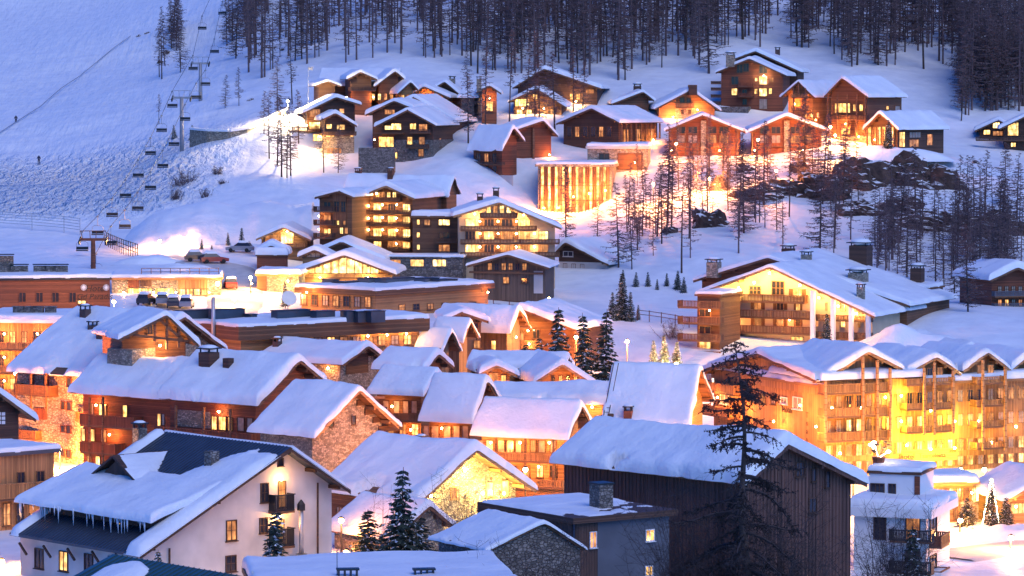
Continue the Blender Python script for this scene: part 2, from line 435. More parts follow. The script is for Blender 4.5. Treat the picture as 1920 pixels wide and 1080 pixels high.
SEED = [1.0]
WR = random.Random(77)
class House:
    def __init__(s, name, label, apex, D, rot, cat='chalet', root=None, zb=None, group=None):
        s.P = at(apex[0], apex[1], D); s.rot = R(rot)
        s.zb = hz(s.P.x, s.P.y) if zb is None else zb
        s.Mx = Matrix.Translation((s.P.x, s.P.y, s.zb)) @ Matrix.Rotation(s.rot, 4, 'Z')
        s.Mi = s.Mx.inverted()
        if root: s.o = root.o; s.X = root.Mi @ s.Mx; s.top = root.top
        else:
            s.o = empty(name, (s.P.x, s.P.y, s.zb), s.rot); s.X = None; s.top = s
            tag(s.o, label, cat, group)
        s.za = s.P.z - s.zb; s.fo = 0.0; s.xl = s.xr = 0; s.L = 10; s.yb = 10
    def loc(s, p): return (s.X @ Vector(p)) if s.X else Vector(p)
    # pixel -> local point on a vertical plane
    def plane(s, px, py, face, d=0.0):
        o = s.Mi @ CAM; q = s.Mi.to_3x3() @ ray(px, py)
        if face == 'F': t = (s.fo - d - o.y)/q.y
        elif face == 'L': t = (s.xl - d - o.x)/q.x
        else: t = (s.xr + d - o.x)/q.x
        p = o + q*t
        return (p.x if face == 'F' else p.y), p.z
    def edge(s, px, py):               # on the roof's front edge plane y = 0
        o = s.Mi @ CAM; q = s.Mi.to_3x3() @ ray(px, py); p = o + q*(-o.y/q.y); return p.x, p.z
    def bx(s, mb, face, a0, a1, z0, z1, d0, d1):
        a0, a1 = min(a0,a1), max(a0,a1)
        if face == 'F': mb.box(a0, a1, s.fo-d1, s.fo-d0, z0, z1)
        elif face == 'L': mb.box(s.xl-d1, s.xl-d0, a0, a1, z0, z1)
        else: mb.box(s.xr+d0, s.xr+d1, a0, a1, z0, z1)
    def put(s, mb, name, mat, parent=None, smooth=False):
        return mb.build(name, M[mat] if isinstance(mat, str) else mat, parent or s.o, s.X, smooth)
    def rz(s, x):
        if x <= 0: return s.za + (s.zl-s.za)*(x/s.ul)
        return s.za + (s.zr-s.za)*(x/s.ur)
    def gable(s, le, re, L=None, back=None, fo=1.0, so=0.9, th=0.22, snow=0.65, wall='brown', roof='beam', down=4, purl=True, fascia=None, bo=0.4, wallfront=None, base=None, basemat='stone', gonly=False):
        s.ul, s.zl = s.edge(*le); s.ur, s.zr = s.edge(*re)
        s.fo = 0; s.xl = s.ul
        if back: L = max(4.0, s.plane(back[0], back[1], 'L')[0])
        s.L = L; s.fo = fo; s.xl = s.ul+so; s.xr = s.ur-so; s.yb = L-bo; s.so = so
        al = math.degrees(math.atan2(s.za-s.zl, -s.ul)); ar = math.degrees(math.atan2(s.za-s.zr, s.ur))
        print(f'{s.o.name:28s} W {s.ur-s.ul:5.1f} L {L:5.1f} ridge {s.za:5.1f} eaves {s.zl:5.1f} {s.zr:5.1f} pitch {al:4.0f} {ar:4.0f} zb {s.zb:5.1f}')
        g = 0.015
        z_l = s.rz(s.xl)-th-g; z_r = s.rz(s.xr)-th-g
        if gonly: down = -(min(z_l, z_r)-0.7)
        w = [(s.xl,-down),(s.xr,-down),(s.xr,z_r),(0,s.za-th-g),(s.xl,z_l)]
        s.put(MB().prism(w, fo, s.yb), 'wall', wall)
        if base is not None:
            b = MB(); b.box(s.xl-0.07, s.xr+0.07, fo-0.07, s.yb+0.07, -down, base); s.put(b, 'stone_base', basemat)
        rp = [(s.ul,s.zl-th),(0,s.za-th),(s.ur,s.zr-th),(s.ur,s.zr),(0,s.za),(s.ul,s.zl)]
        s.roof = s.put(MB().prism(rp, 0, L), 'roof', roof)
        if fascia or purl:
            fb = MB()
            for (xa, z_a, xb, z_b) in ((s.ul, s.zl, 0, s.za), (0, s.za, s.ur, s.zr)):
                fb.prism([(xa, z_a-th-0.16),(xb, z_b-th-0.16),(xb, z_b-0.04),(xa, z_a-0.04)], -0.06, -0.004)
            s.put(fb, 'bargeboard', fascia or 'beam', s.roof)
        if purl:
            pm = MB().box(-0.1, 0.1, 0.1, fo-0.003, -0.36, -0.07).mesh('purlin', M[fascia or 'beam'], None)
            for x in (s.xl*0.95, s.xl*0.5, 0, s.xr*0.5, s.xr*0.95):
                o = link('purlin', pm, s.roof)
                mm = Matrix.Translation((x, 0, s.rz(x)-th)); o.matrix_local = (s.X @ mm) if s.X else mm
        SEED[0] += 3.7
        if snow:
            r0 = 0.5
            def fz(x):
                z = s.rz(x)
                if abs(x) < r0:
                    k = (r0-abs(x))**2/(2*r0); z -= k*0.5*((s.za-s.zl)/-s.ul + (s.za-s.zr)/s.ur)*0.7
                return z
            s.snow = link('snow', snow_grid(fz, s.ul, s.ur, 0, L, snow, SEED[0], X=s.X, xk=(-.35, 0, .35), slide=s.P.y < 450, step=.5 if s.P.y < 450 else .75), s.roof)
        return s
    def flat(s, u0, u1, dep, zt, th=0.4, over=0.5, wall='brown', fascia='beam', snow=0.45, down=4):
        """flat roofed block: front wall at y=fo, top of roof at local z=zt"""
        s.fo = over; s.xl, s.xr = u0+over, u1-over; s.ul, s.ur = u0, u1; s.L = dep; s.yb = dep-over; s.za = s.zl = s.zr = zt
        s.put(MB().box(s.xl, s.xr, s.fo, s.yb, -down, zt-th-0.01), 'wall', wall)
        s.roof = s.put(MB().box(u0, u1, 0, dep, zt-th, zt), 'roof', fascia)
        SEED[0] += 3.7
        if snow: s.snow = link('snow', snow_grid(lambda x: zt, u0, u1, 0, dep, snow, SEED[0], over=-0.05, X=s.X, step=1.0), s.roof)
        return s
    # ---- fittings, given in picture pixels on a face
    def rect(s, face, px0, py0, px1, py1, d=0.0):
        xc, yc = (px0+px1)/2, (py0+py1)/2
        a = sorted((s.plane(px0, yc, face, d)[0], s.plane(px1, yc, face, d)[0]))
        z = sorted((s.plane(xc, py0, face, d)[1], s.plane(xc, py1, face, d)[1]))
        return a[0], a[1], z[0], z[1]
    def win(s, face, px0, py0, px1, py1, pane='lit', nv=1, nh=1, sh=None, fr='beam', sill=True, d=0.0):
        return s.winl(face, *s.rect(face, px0, py0, px1, py1, d), pane, nv, nh, sh, fr, sill, d)
    def winl(s, face, a0, a1, z0, z1, pane='lit', nv=1, nh=1, sh=None, fr='beam', sill=True, d=0.0):
        if pane in ('lit','lity'):
            q = WR.random(); pane = 'dim' if q < .14 else 'curtain' if q < .2 else ('lit' if q < .5 else pane)
        t = min(0.09, (a1-a0)*0.1); mb = MB(); D1 = d+0.1
        s.bx(mb, face, a0-t, a0, z0-t, z1+t, d-0.02, D1); s.bx(mb, face, a1, a1+t, z0-t, z1+t, d-0.02, D1)
        s.bx(mb, face, a0, a1, z1, z1+t, d-0.02, D1); s.bx(mb, face, a0, a1, z0-t, z0, d-0.02, D1)
        for k in range(1, nv+1):
            a = a0+(a1-a0)*k/(nv+1); s.bx(mb, face, a-t*0.4, a+t*0.4, z0, z1, d, d+0.07)
        for k in range(1, nh+1):
            z = z0+(z1-z0)*k/(nh+1); s.bx(mb, face, a0, a1, z-t*0.3, z+t*0.3, d, d+0.066)
        if sill: s.bx(mb, face, a0-t*2, a1+t*2, z0-t*1.9, z0-t*1.02, d-0.02, d+0.2)
        w = s.put(mb, 'window', fr)
        pb = MB(); s.bx(pb, face, a0+0.002, a1-0.002, z0+0.002, z1-0.002, d-0.02, d+0.025); s.put(pb, 'pane', pane, w)
        if sh:
            ws = (a1-a0)*0.48
            for q in (a0-t-0.02-ws, a1+t+0.02):
                b = MB(); s.bx(b, face, q, q+ws, z0-0.03, z1+0.03, d, d+0.07); s.bx(b, face, q+.03, q+ws-.03, z0+(z1-z0)*.45, z0+(z1-z0)*.55, d+0.07, d+0.1); s.put(b, 'shutter', sh, w)
        return w
    def row(s, face, px0, px1, py0, py1, n, fill=0.6, panes=('lit',), dy=0.0, **kw):
        """n windows evenly from px0 to px1; dy = how far the row drops over its length"""
        for k in range(n):
            c = px0+(px1-px0)*(k+0.5)/n; w = (px1-px0)/n*fill/2; o = dy*(k+0.5)/n
            s.win(face, c-w, py0+o, c+w, py1+o, panes[k % len(panes)], **kw)
    def balc(s, face, px0, px1, py0, py1, depth=1.3, mat='brown_v', dy=0.0, slat=0.2, solid=False, posts=()):
        """balcony: py0 top of the railing, py1 underside of its floor, at its left end; dy = drop to the right"""
        q0 = s.plane(px0, py0, face, depth); q1 = s.plane(px1, py0+dy, face, depth); qb = s.plane(px0, py1, face, depth)
        a0, a1 = min(q0[0], q1[0]), max(q0[0], q1[0]); zt = (q0[1]+q1[1])/2; zb = zt-(q0[1]-qb[1])
        return s.balcl(face, a0, a1, zb, zt, depth, mat, slat, solid)
    def balcl(s, face, a0, a1, zb, zt, depth=1.3, mat='brown_v', slat=0.2, solid=False):
        mb = MB(); s.bx(mb, face, a0, a1, zb, zb+0.18, 0.002, depth)
        b = s.put(mb, 'balcony', 'beam')
        r = MB()
        s.bx(r, face, a0-.03, a1+.03, zt-0.09, zt, depth-0.1, depth+0.05); s.bx(r, face, a0, a1, zb+0.2, zb+0.29, depth-0.08, depth-.01)
        for a in (a0, a1-0.08):
            s.bx(r, face, a, a+0.08, zt-0.09, zt-0.01, 0.01, depth-.1); s.bx(r, face, a, a+0.08, zb+.19, zb+0.27, 0.01, depth-.1)
            n = max(2, int(depth/slat))
            for k in range(n):
                e = 0.05+(depth-0.15)*k/n; s.bx(r, face, a+.01, a+.06, zb+0.27, zt-0.09, e, e+slat*0.72)
        n = max(2, int((a1-a0)/slat))
        for k in range(n):
            e = a0+(a1-a0)*k/n; s.bx(r, face, e+0.01, e+(a1-a0)/n*(0.99 if solid else 0.7), zb+0.29, zt-0.09, depth-0.065, depth-0.025)
        for k in range(0, int((a1-a0)/2.6)+1):
            e = a0+(a1-a0)*k/max(1, int((a1-a0)/2.6)); s.bx(r, face, e-.06, e+.06, zb+.18, zt+.02, depth-.11, depth+0.01)
        s.put(r, 'railing', mat, b)
        return b
    def bar(s, face, px0, py0, px1, py1, d=0.1, w=0.2, name='post', mat='beam', parent=None):
        a0, z0 = s.plane(px0, py0, face, d); a1, z1 = s.plane(px1, py1, face, d)
        def P(a, z): return (a, s.fo-d, z) if face == 'F' else ((s.xl-d, a, z) if face == 'L' else (s.xr+d, a, z))
        return s.put(MB().beam(P(a0,z0), P(a1,z1), w), name, mat, parent)
    def panel(s, face, px0, py0, px1, py1, mat, d=0.05, name='panel', d0=-0.02):
        mb = MB(); s.bx(mb, face, *s.rect(face, px0, py0, px1, py1), d0, d); return s.put(mb, name, mat)
    def chimney(s, px, py, w=0.9, h=1.4, y=None, mat='chim', cap=True, u=None):
        """standing on the roof where the picture shows its foot"""
        o = s.Mi @ CAM; q = s.Mi.to_3x3() @ ray(px, py)
        best = None
        for k in range(400):
            yy = -1 + (s.L+1)*k/400; t = (yy-o.y)/q.y; p = o+q*t
            if s.ul < p.x < s.ur:
                e = p.z-(s.rz(p.x)+0.35 if s.ul < 0 else s.zl+.3)
                if best is None or abs(e) < best[0]: best = (abs(e), p.x, max(yy, .3), p.z)
        if not best: return
        x, yy, z = best[1], best[2], best[3]
        mb = MB().box(x-w/2, x+w/2, yy-w/2, yy+w/2, z-1.4, z+h)
        c = s.put(mb, 'chimney', mat, s.roof)
        if cap:
            cb = MB()
            for sx in (-1, 1):
                for sy in (-1, 1): cb.box(x+sx*w*.4-.06, x+sx*w*.4+.06, yy+sy*w*.4-.06, yy+sy*w*.4+.06, z+h, z+h+.35)
            cb.box(x-w*.62, x+w*.62, yy-w*.62, yy+w*.62, z+h+.35, z+h+.47); s.put(cb, 'chimney_cap', 'black', s.roof)
            s.put(MB().ball((x, yy, z+h+.47), w*.6, 8, 5, 0.35), 'cap_snow', 'snow', s.roof, True)
    def lamp(s, face, px, py, power, d=0.35, col=(1,0.5,0.16), r=0.12, globe=0.11, mat='bulb'):
        a, z = s.plane(px, py, face, d)
        P = (a, s.fo-d, z) if face == 'F' else ((s.xl-d, a, z) if face == 'L' else (s.xr+d, a, z))
        s.put(MB().ball(P, globe, 8, 6), 'wall_lamp', mat, None, True)  # some globes on the upper right chalets are added to brighten their walls
        p2 = (P[0], P[1]-0.32, P[2]-0.02) if face == 'F' else ((P[0]-0.32, P[1], P[2]-.02) if face == 'L' else (P[0]+.32, P[1], P[2]-.02))
        glow(s.loc(p2), power*(1.6 if s.P.y < 600 else 3.0), col, r, s.o)
    def text(s, face, px, py, txt, size, mat='ink', d=0.06, vertical=False, name='lettering', shear=0.0):
        c = bpy.data.curves.new(name, 'FONT'); c.body = '\n'.join(txt) if vertical else txt; c.size = size; c.extrude = 0.015; c.align_x = 'CENTER'; c.shear = shear
        c.materials.append(M[mat]); o = link(name, c, s.o)
        a, z = s.plane(px, py, face, d)
        if face == 'F': mm = Matrix.Translation((a, s.fo-d, z)) @ Matrix.Rotation(math.pi/2, 4, 'X')
        else: mm = Matrix.Translation((s.xl-d, a, z)) @ Matrix.Rotation(-math.pi/2, 4, 'Z') @ Matrix.Rotation(math.pi/2, 4, 'X')
        o.matrix_local = (s.X @ mm) if s.X else mm
        return o

ORANGE = (1, 0.30, 0.05); WARM = (1, 0.46, 0.13); YEL = (1, 0.62, 0.04)

# ================================================================== front row
# --- white house with the long roof
H = House('white_house', 'white plastered house with long part bare metal roof, icicles and gable dormer', (545,838), 283, 42, 'house')
H.gable((262,1040), (657,918), back=(18,1012), fo=1.5, so=0.8, wall='plaster', roof='metal', snow=0, fascia='dark', down=5)
def metal_ribs(h, side, step=0.45, mat='metal', f0=0.0, f1=1.0):
    mb = MB(); n = int(h.L/step)
    u, z = (h.ul, h.zl) if side < 0 else (h.ur, h.zr)
    for k in range(1, n):
        y = h.L*k/n
        p0 = (u*f0, y, h.za+(z-h.za)*f0+0.03); p1 = (u*f1, y, h.za+(z-h.za)*f1+0.03)
        mb.beam(p0, p1, 0.05, 0.07)
    return h.put(mb, 'standing_seams', mat, h.roof)
metal_ribs(H, -1)
def masked_snow(h, fz, x0, x1, y0, y1, th, mask, nx=46, ny=44, seed=3.3, parent=None):
    mb = MB()
    for j in range(ny+1):
        for i in range(nx+1):
            x = x0+(x1-x0)*i/nx; y = y0+(y1-y0)*j/ny
            m = mask(x, y) + 0.22*noise.noise((x*0.6, y*0.6, seed)) + 0.1*noise.noise((x*1.9, y*1.9, seed))
            d = min(x-x0, x1-x, y-y0, y1-y)
            m = min(m, d/0.5*0.6)
            e = math.sqrt(max(0, min(1, m*1.6)))
            mb.v.append((x, y, fz(x)+(th*e*(1+0.25*noise.noise((x*0.25, y*0.25, seed+2))) if m > 0 else -0.12)))
    for j in range(ny):
        for i in range(nx):
            q = j*(nx+1)+i; f = (q, q+1, q+nx+2, q+nx+1)
            if max(mb.v[k][2]-fz(mb.v[k][0]) for k in f) > -0.1: mb.f.append(f)
    return h.put(mb, 'snow', 'snow', parent or h.roof, True)
def wmask(x, y):
    f = x/H.ul; t = y/H.L
    if t > 0.93: return 0.6
    edge = 0.06 if t < 0.18 else (0.06+0.36*min(1, (t-0.18)/0.35))
    return (f-edge)*4.0 if f < 0.66 or t < 0.11 else -1
masked_snow(H, H.rz, H.ul-0.1, -0.05, -0.1, H.L+0.1, 0.6, wmask, 60, 50)
masked_snow(H, H.rz, 0.1, H.ur+0.1, -0.1, H.L+0.1, 0.45, lambda x, y: 0.8, 14, 40, 6.1)
# shed dormer with the icicles
xe = H.ul*0.86; xw = H.ul*0.795
sv = H.xl; H.xl = xe
ya, ze = H.plane(284,975,'L'); yb, ze2 = H.plane(32,942,'L'); ze = (ze+ze2)/2
H.xl = xw
xs = H.ul*0.40; zs = H.rz(xs)+0.05
dl = lambda x: zs + (ze-zs)*(x-xs)/(xe-xs)
dorm = H.put(MB().prism([(xe,ze-0.2),(xs,zs-0.25),(xs,zs),(xe,ze)], ya, yb), 'shed_dormer', 'dark')
H.put(MB().prism([(xw,H.rz(xw)-0.3),(xs,H.rz(xs)-0.3),(xs,zs-0.26),(xw,dl(xw)-0.22)], ya+0.35, yb-0.35), 'dormer_wall', 'dark_v', dorm)
link('snow', snow_grid(dl, xe, xs, ya, yb, 0.6, 21.0), dorm)
for (p0, p1, m_) in ((124,133,'lit'),(219,228,'lit'),(76,85,'dglass'),(168,177,'dglass'),(260,267,'dglass')):
    off = (p0-30)*0.125
    H.win('L', p0, 957+off, p1, 980+off, m_, 1, 0, None, 'dark')
rnd = random.Random(4)
for k in range(46):
    t = rnd.random(); L_ = rnd.choice((0.4,0.7,0.9,1.4,1.9))*rnd.uniform(.6,1.1)
    y = ya+(yb-ya)*t; x = xe-0.12+rnd.uniform(-.05,.08)
    H.put(MB().tube([(x,y,ze+0.1),(x,y,ze-L_*.5),(x,y,ze-L_)], [0.07,0.04,0.006], 5), 'icicle', 'ice', dorm, True)
H.xl = sv
# gable dormer high on the metal roof
gx = H.ul*0.5; yd0, yd1 = H.L*0.54, H.L*0.95; ym = (yd0+yd1)/2; hd = 2.3
zg = H.rz(gx)+0.3
xat = lambda z: H.ul*(H.za-z)/(H.za-H.zl)
gd = MB(); xi = xat(zg+hd); xv = xat(zg-.1)
gd.v += [(gx-.5,yd0-.3,zg-.1),(gx-.5,ym,zg+hd),(xi,ym,zg+hd),(xv,yd0-.3,zg-.12),(gx-.5,yd1+.3,zg-.1),(xv,yd1+.3,zg-.12),
         (gx-.5,yd0-.3,zg-.3),(gx-.5,ym,zg+hd-.22),(gx-.5,yd1+.3,zg-.3),(xv,yd0-.3,zg-.35),(xv,yd1+.3,zg-.35)]
gd.f += [(0,3,2,1),(1,2,5,4),(6,7,1,0),(7,8,4,1),(6,0,3,9),(8,10,5,4)]
gdo = H.put(gd, 'gable_dormer', 'dark')
wbm = MB(); wbm.v += [(gx,yd0,zg-.6),(gx,yd1,zg-.6),(gx,ym,zg+hd-.4)]; wbm.f += [(0,1,2)]; H.put(wbm, 'dormer_front', 'dark_v', gdo)
sd = MB(); NS = 10
for j in range(NS+1):
    for i in range(NS+1):
        u, v = i/NS, j/NS
        a = Vector((gx-.5,ym,zg+hd)).lerp(Vector((xi,ym,zg+hd)), u); b = Vector((gx-.5,yd0-.3,zg-.1)).lerp(Vector((xv,yd0-.3,zg-.1)), u)
        p = a.lerp(b, v); t = 0.32*math.sqrt(max(0, min(1, 3*min(u-.1, 1-u, v-.08, 1-v)+.6*noise.noise((u*3,v*3,2)))))-.02; sd.v.append((p.x,p.y,p.z+t))
for j in range(NS):
    for i in range(NS): q = j*(NS+1)+i; sd.f.append((q,q+NS+1,q+NS+2,q+1))
H.put(sd, 'snow', 'snow', gdo, True)
H.chimney(397,873,0.9,1.2,mat='dstone',cap=False); H.chimney(262,822,0.9,0.9,mat='dstone')
# gable wall
H.win('F',489,907,502,941,'dglass',1,1,None,'dark'); H.win('F',522,903,534,950,'dim',0,2,None,'dark'); H.win('F',425,977,442,1012,'dim',1,1,None,'dark')
H.win('F',424,1043,441,1070,'dglass',1,1,None,'dark'); H.win('F',487,972,500,998,'dglass',1,1,None,'dark'); H.win('F',521,860,530,873,'dglass',0,0,None,'dark'); H.win('F',520,975,531,1010,'lit',0,2,None,'dark')
H.balc('F',517,553,928,964,1.0,'black',-2,0.14); H.balc('F',517,553,992,1030,1.0,'black',-2,0.14)
H.lamp('F',527,899,60,0.3,WARM); H.lamp('F',525,967,90,0.3,WARM)
fx, fzz = H.plane(565,1052,'F',1.2)
H.put(MB().tube([(fx,H.fo-1.2,fzz-3),(fx,H.fo-1.2,fzz+.6)],[.55,.5],8), 'flue_base', 'stone'); H.put(MB().tube([(fx,H.fo-1.2,fzz+.6),(fx,H.fo-1.2,fzz+4.2)],[.22,.2],8), 'flue_pipe', 'galv', None, True)
H.put(MB().tube([(fx,H.fo-1.2,fzz+4.2),(fx,H.fo-1.2,fzz+4.7),(fx,H.fo-1.2,fzz+5.1)],[.36,.36,.05],8), 'flue_cap', 'black')
for (p, w, m_) in ((67,14,'dglass'),(113,14,'lit'),(160,14,'dglass'),(205,14,'dglass')):
    o_ = (p-67)*0.11; H.win('L',p,1030+o_,p+w,1064+o_,m_,1,0,None,'dark')
for p in (50,95,140,186,230):
    o_ = (p-50)*0.115; H.bar('L',p,1040+o_,p-14,1018+o_,0.5,0.16,'bracket','dark')

for px, y0, y1 in ((596,905,1058),(318,1028,1075)): H.bar('F',px,y0,px,y1,.12,.11,'downpipe','dark')
# --- dark barn
H = House('timber_barn', 'dark board clad barn with broad snowy roof behind the tall bare larch', (1478,832), 272, 42, 'barn')
H.gable((1398,906), (1625,905), back=(1038,884), fo=0.9, so=0.9, wall='barn_v', snow=0.95, down=6, fascia='barn_v')
bm_ = {}
n_b = 30
for k in range(n_b+1):
    x = H.xl+0.1+(H.xr-H.xl-0.2)*k/n_b; top = H.rz(x)-0.3
    mb = MB().box(x-0.045,x+0.045,H.fo-0.05,H.fo-0.002,-5,top); H.put(mb,'batten','barn_v')
n_b = int((H.yb-H.fo)/0.42)
for k in range(n_b+1):
    y = H.fo+(H.yb-H.fo)*k/n_b; H.put(MB().box(H.xl-0.05,H.xl-0.002,y-0.045,y+0.045,-5,H.rz(H.xl)-0.3),'batten','barn_v')
H.win('F',1493,868,1507,892,'dglass',0,0,None,'dark'); H.win('F',1521,880,1529,902,'dglass',0,0,None,'dark'); H.win('F',1547,884,1555,914,'dglass',0,0,None,'dark'); H.win('F',1517,935,1530,960,'dglass',1,0,None,'dark')

# --- flat roofed grey house
H = House('flat_roof_house', 'dark flat roofed house with square stone chimney and small lit windows', (1075,972), 258, 35, 'house')
H.fo = 0; H.xl = 0
dep = H.plane(895,947,'L')[0]; u1 = H.edge(1272,957)[0]
H.flat(0, u1, dep, H.za, 0.45, 0.5, 'greywall', 'dark', 0, 6)
masked_snow(H, lambda x: H.za, 0.05, u1-.05, 0.05, dep-.05, 0.22, lambda x, y: 0.55*(y/dep)+0.30*math.sin(x*0.5)*0.4-0.1+(0.3 if y > dep*.55 else 0), 40, 40, 8.8)
H.panel('L',896,962,1074,1085,'dark_v',0.06); H.panel('F',1078,982,1120,1090,'dark_v',0.05)
H.win('F',1106,998,1117,1026,'lit',1,0,None,'white',d=0.06); H.win('F',1211,994,1225,1013,'lit',1,0,None,'white'); H.win('F',1210,1062,1222,1078,'lit',1,0,None,'white')
x_, z_ = H.edge(1184,955)
H.put(MB().box(x_-.65,x_+.65,3.2,4.5,H.za-.2,H.za+1.9),'chimney','dstone',H.roof); H.put(MB().box(x_-.72,x_+.72,3.13,4.57,H.za+1.9,H.za+2.02),'chimney_cap','black',H.roof)

# --- stone shed in front
H = House('stone_shed', 'low stone shed with bare gable below the flat roofed house', (1020,978), 246, 30, 'shed')
H.gable((912,1032), (1098,1028), L=8, fo=0.25, so=0.3, wall='dstone', snow=0.18, down=5, purl=False)

# --- white apartment block, right
H = House('apartment_block', 'white modern apartment block with flat snowy roofs and railed balconies', (1747,957), 287, -20, 'building')
u0 = H.edge(1585,955)[0]
H.flat(u0, 0, 10, H.za, 0.75, 0.6, 'white', 'white', 0.7, 6)
Q = House('x','', (1727,886), 292, -20, root=H); q0 = Q.edge(1625,884)[0]
Q.za -= 0; Q.flat(q0, 0, 5.5, Q.za, 0.25, 0.15, 'white', 'dark', 0.45, 4)
Q.win('F',1634,908,1657,931,'dglass',2,0,None,'dark',False); Q.win('F',1667,908,1679,929,'dglass',1,0,None,'dark',False)
Q.panel('F',1715,893,1725,930,'red',0.08)
H.win('F',1700,967,1724,1012,'dim',1,0,None,'dark',False); H.win('F',1640,970,1660,1010,'dglass',1,0,None,'dark',False); H.win('F',1700,1035,1724,1075,'dglass',1,0,None,'dark',False)
H.balc('F',1668,1745,993,1018,1.4,'black',2,0.13); H.balc('F',1668,1745,1052,1078,1.4,'black',2,0.13)
H.balcl('R',1.5,4.6,H.za-3.4,H.za-2.3,1.1,'red_v'); H.balcl('R',1.5,4.6,H.za-6.4,H.za-5.3,1.1,'red_v'); H.winl('R',1.9,4.2,H.za-3.1,H.za-0.95,'dglass',1,0,None,'dark'); H.winl('R',1.9,4.2,H.za-6.1,H.za-4.2,'dglass',1,0,None,'dark')
# flower sculpture stands on its roof
so_ = empty('rooftop_bouquet', Q.Mx @ Vector((-4.2, 2.0, Q.za+.5)));  tag(so_, 'pot of large artificial flowers on the apartment block roof', 'ornament')
MB().tube([(0,0,-.2),(0,0,.5)],[.45,.6],8).build('pot', M['red'], so_)
rnd = random.Random(2)
for k in range(9):
    a = rnd.uniform(0, 6.28); r = rnd.uniform(.1,.9); z = rnd.uniform(.9,2.0); p = (r*math.cos(a), r*math.sin(a), z)
    MB().tube([(0,0,.4),p],[.03,.03],4).ball(p,.22,6,4,.6).build('flower', M['fairy'] if k % 4 == 0 else M['larch'], so_)

# --- left edge houses
H = House('orange_chalet', 'orange board clad block with flat snowy roof at the lower left edge', (115,841), 320, 38, 'building')
H.flat(H.edge(-90,860)[0], 0, 9, H.za, 0.35, 0.5, 'larch_v', 'metal', 0.35, 6)
H.win('F',33,886,45,908,'dglass',1,0,None,'beam'); H.win('F',69,884,82,906,'dglass',1,0,None,'beam'); H.balc('F',-20,110,906,938,1.3,'larch_v',-2,0.2); H.row('F',0,100,945,985,4,0.5,('dim','dglass','lit'),-4)
H = House('dark_chalet', 'dark timber chalet corner over pink plaster at the left edge', (-28,716), 333, 30)
H.gable((-95,772), (67,785), L=10, fo=1.2, so=1.3, wall='dark', base=3.2, basemat='plaster', snow=0.55)
for k, (px, py) in enumerate(((6,776),(6,784),(6,792),(-2,776),(-2,784),(-2,792))): H.panel('F',px-3,py-3,px+3,py+3,'white',0.1,'plaque',0)
H = House('green_roof_house', 'green standing seam roof with a snow mound at the bottom edge', (455,1080), 232, 42, 'house')
H.gable((300,1170), (540,1140), L=15, fo=0.6, so=0.6, wall='plaster', roof='gmetal', snow=0, down=5, purl=False); metal_ribs(H, -1, .6, 'gmetal')
masked_snow(H, H.rz, H.ul, -.4, 7, 13.5, 0.55, lambda x, y: 0.9-((x-H.ul*.45)/2.6)**2-((y-10.5)/2.4)**2, 26, 26, 4.4)
H = House('low_snowy_roof', 'flat snow laden roof with two vents along the bottom edge', (480,1100), 222, 8, 'house')
zt = 40-222*math.tan(PITCH+math.atan((1120-540)/F_PX)) - H.zb
H.flat(0, H.edge(985,1100)[0], 15, zt, 0.4, 0.4, 'brown', 'beam', 0.7, 5)
for (px, py) in ((652,1064),(795,1060)):
    P = H.Mi @ at(px, py, 228); mb = MB().box(P.x-.75,P.x+.75,P.y-.35,P.y+.35,zt+.95,zt+1.07)
    for dx in (-.6,-.2,.2,.6): mb.box(P.x+dx-.05,P.x+dx+.05,P.y-.3,P.y+.3,zt+.4,zt+.95)
    H.put(mb,'roof_vent','black',H.roof)
P = H.Mi @ at(632,1066,228); H.put(MB().tube([(P.x,P.y,zt+.3),(P.x,P.y,zt+2.4),(P.x-.25,P.y,zt+2.6)],[.03,.025,.02],4),'antenna','black',H.roof)

# ================================================================== second row
H = House('floodlit_chalet', 'stone gabled chalet brightly floodlit beneath its eaves behind the dark spruce', (892,841), 312, 42)
H.gable((785,941), (1005,917), back=(600,918), fo=1.7, so=1.0, wall='stone', snow=0.7, fascia='lbeam', down=5)
H.panel('L',612,934,772,1000,'brown',0.06); H.balc('L',612,700,972,998,1.2,'brown_v',10); H.row('L',625,745,950,972,5,0.45,('lit','dim','dim'),12,d=0.06); H.row('L',640,740,1005,1030,3,.4,('dglass',),10)
H.win('F',912,905,924,930,'lity',0,0,None,'lbeam'); H.win('F',940,902,952,928,'lity',0,0,None,'lbeam'); H.win('F',845,915,855,935,'lity',0,0,None,'lbeam')
for p in ((872,882,420),(905,925,300),(945,925,260),(808,930,240)): H.lamp('F',p[0],p[1],p[2],0.7,(1,.66,.16),0.15,0.14,'bulby')
Q = House('entrance_shed', 'low snow covered lean-to roof behind the dark spruce', (805,945), 300, 42, 'shed')
Q.gable((735,1010), (850,985), L=9, fo=.6, so=.6, wall='stone', snow=0.5)
H.chimney(790,836,.8,.5)

H = House('stone_gable_chalet', 'chalet with stone gable and stepped timber infill beside the metal roof', (674,729), 332, 48)
H.gable((592,818), (747,797), back=(470,803), fo=1.4, so=0.9, wall='stone', snow=0.75, fascia='lbeam', down=5)
H.win('F',659,780,666,796,'dglass',0,0,None,'beam'); H.win('F',618,788,625,800,'dglass',0,0,None,'beam')
for k, (px, py) in enumerate(((690,748),(702,765),(714,780),(722,797))): H.panel('F',px-22+k*3,py,px+18+k*4,py+11,'dark',0.16-.01*k,'log_infill')
H.bar('F',660,745,720,745,0.5,0.22,'tie_beam'); H.chimney(655,826,1.3,.6,mat='dark',cap=False)
H = House('long_balcony_chalet', 'red brown chalet with wide snowy roof, long balcony and stone panel', (562,673), 347, 52)
H.gable((484,758), (607,712), back=(298,746), fo=1.4, so=1.2, wall='red', snow=0.8, down=6)
H.panel('L',329,770,395,801,'stone',0.05,'stone_panel')
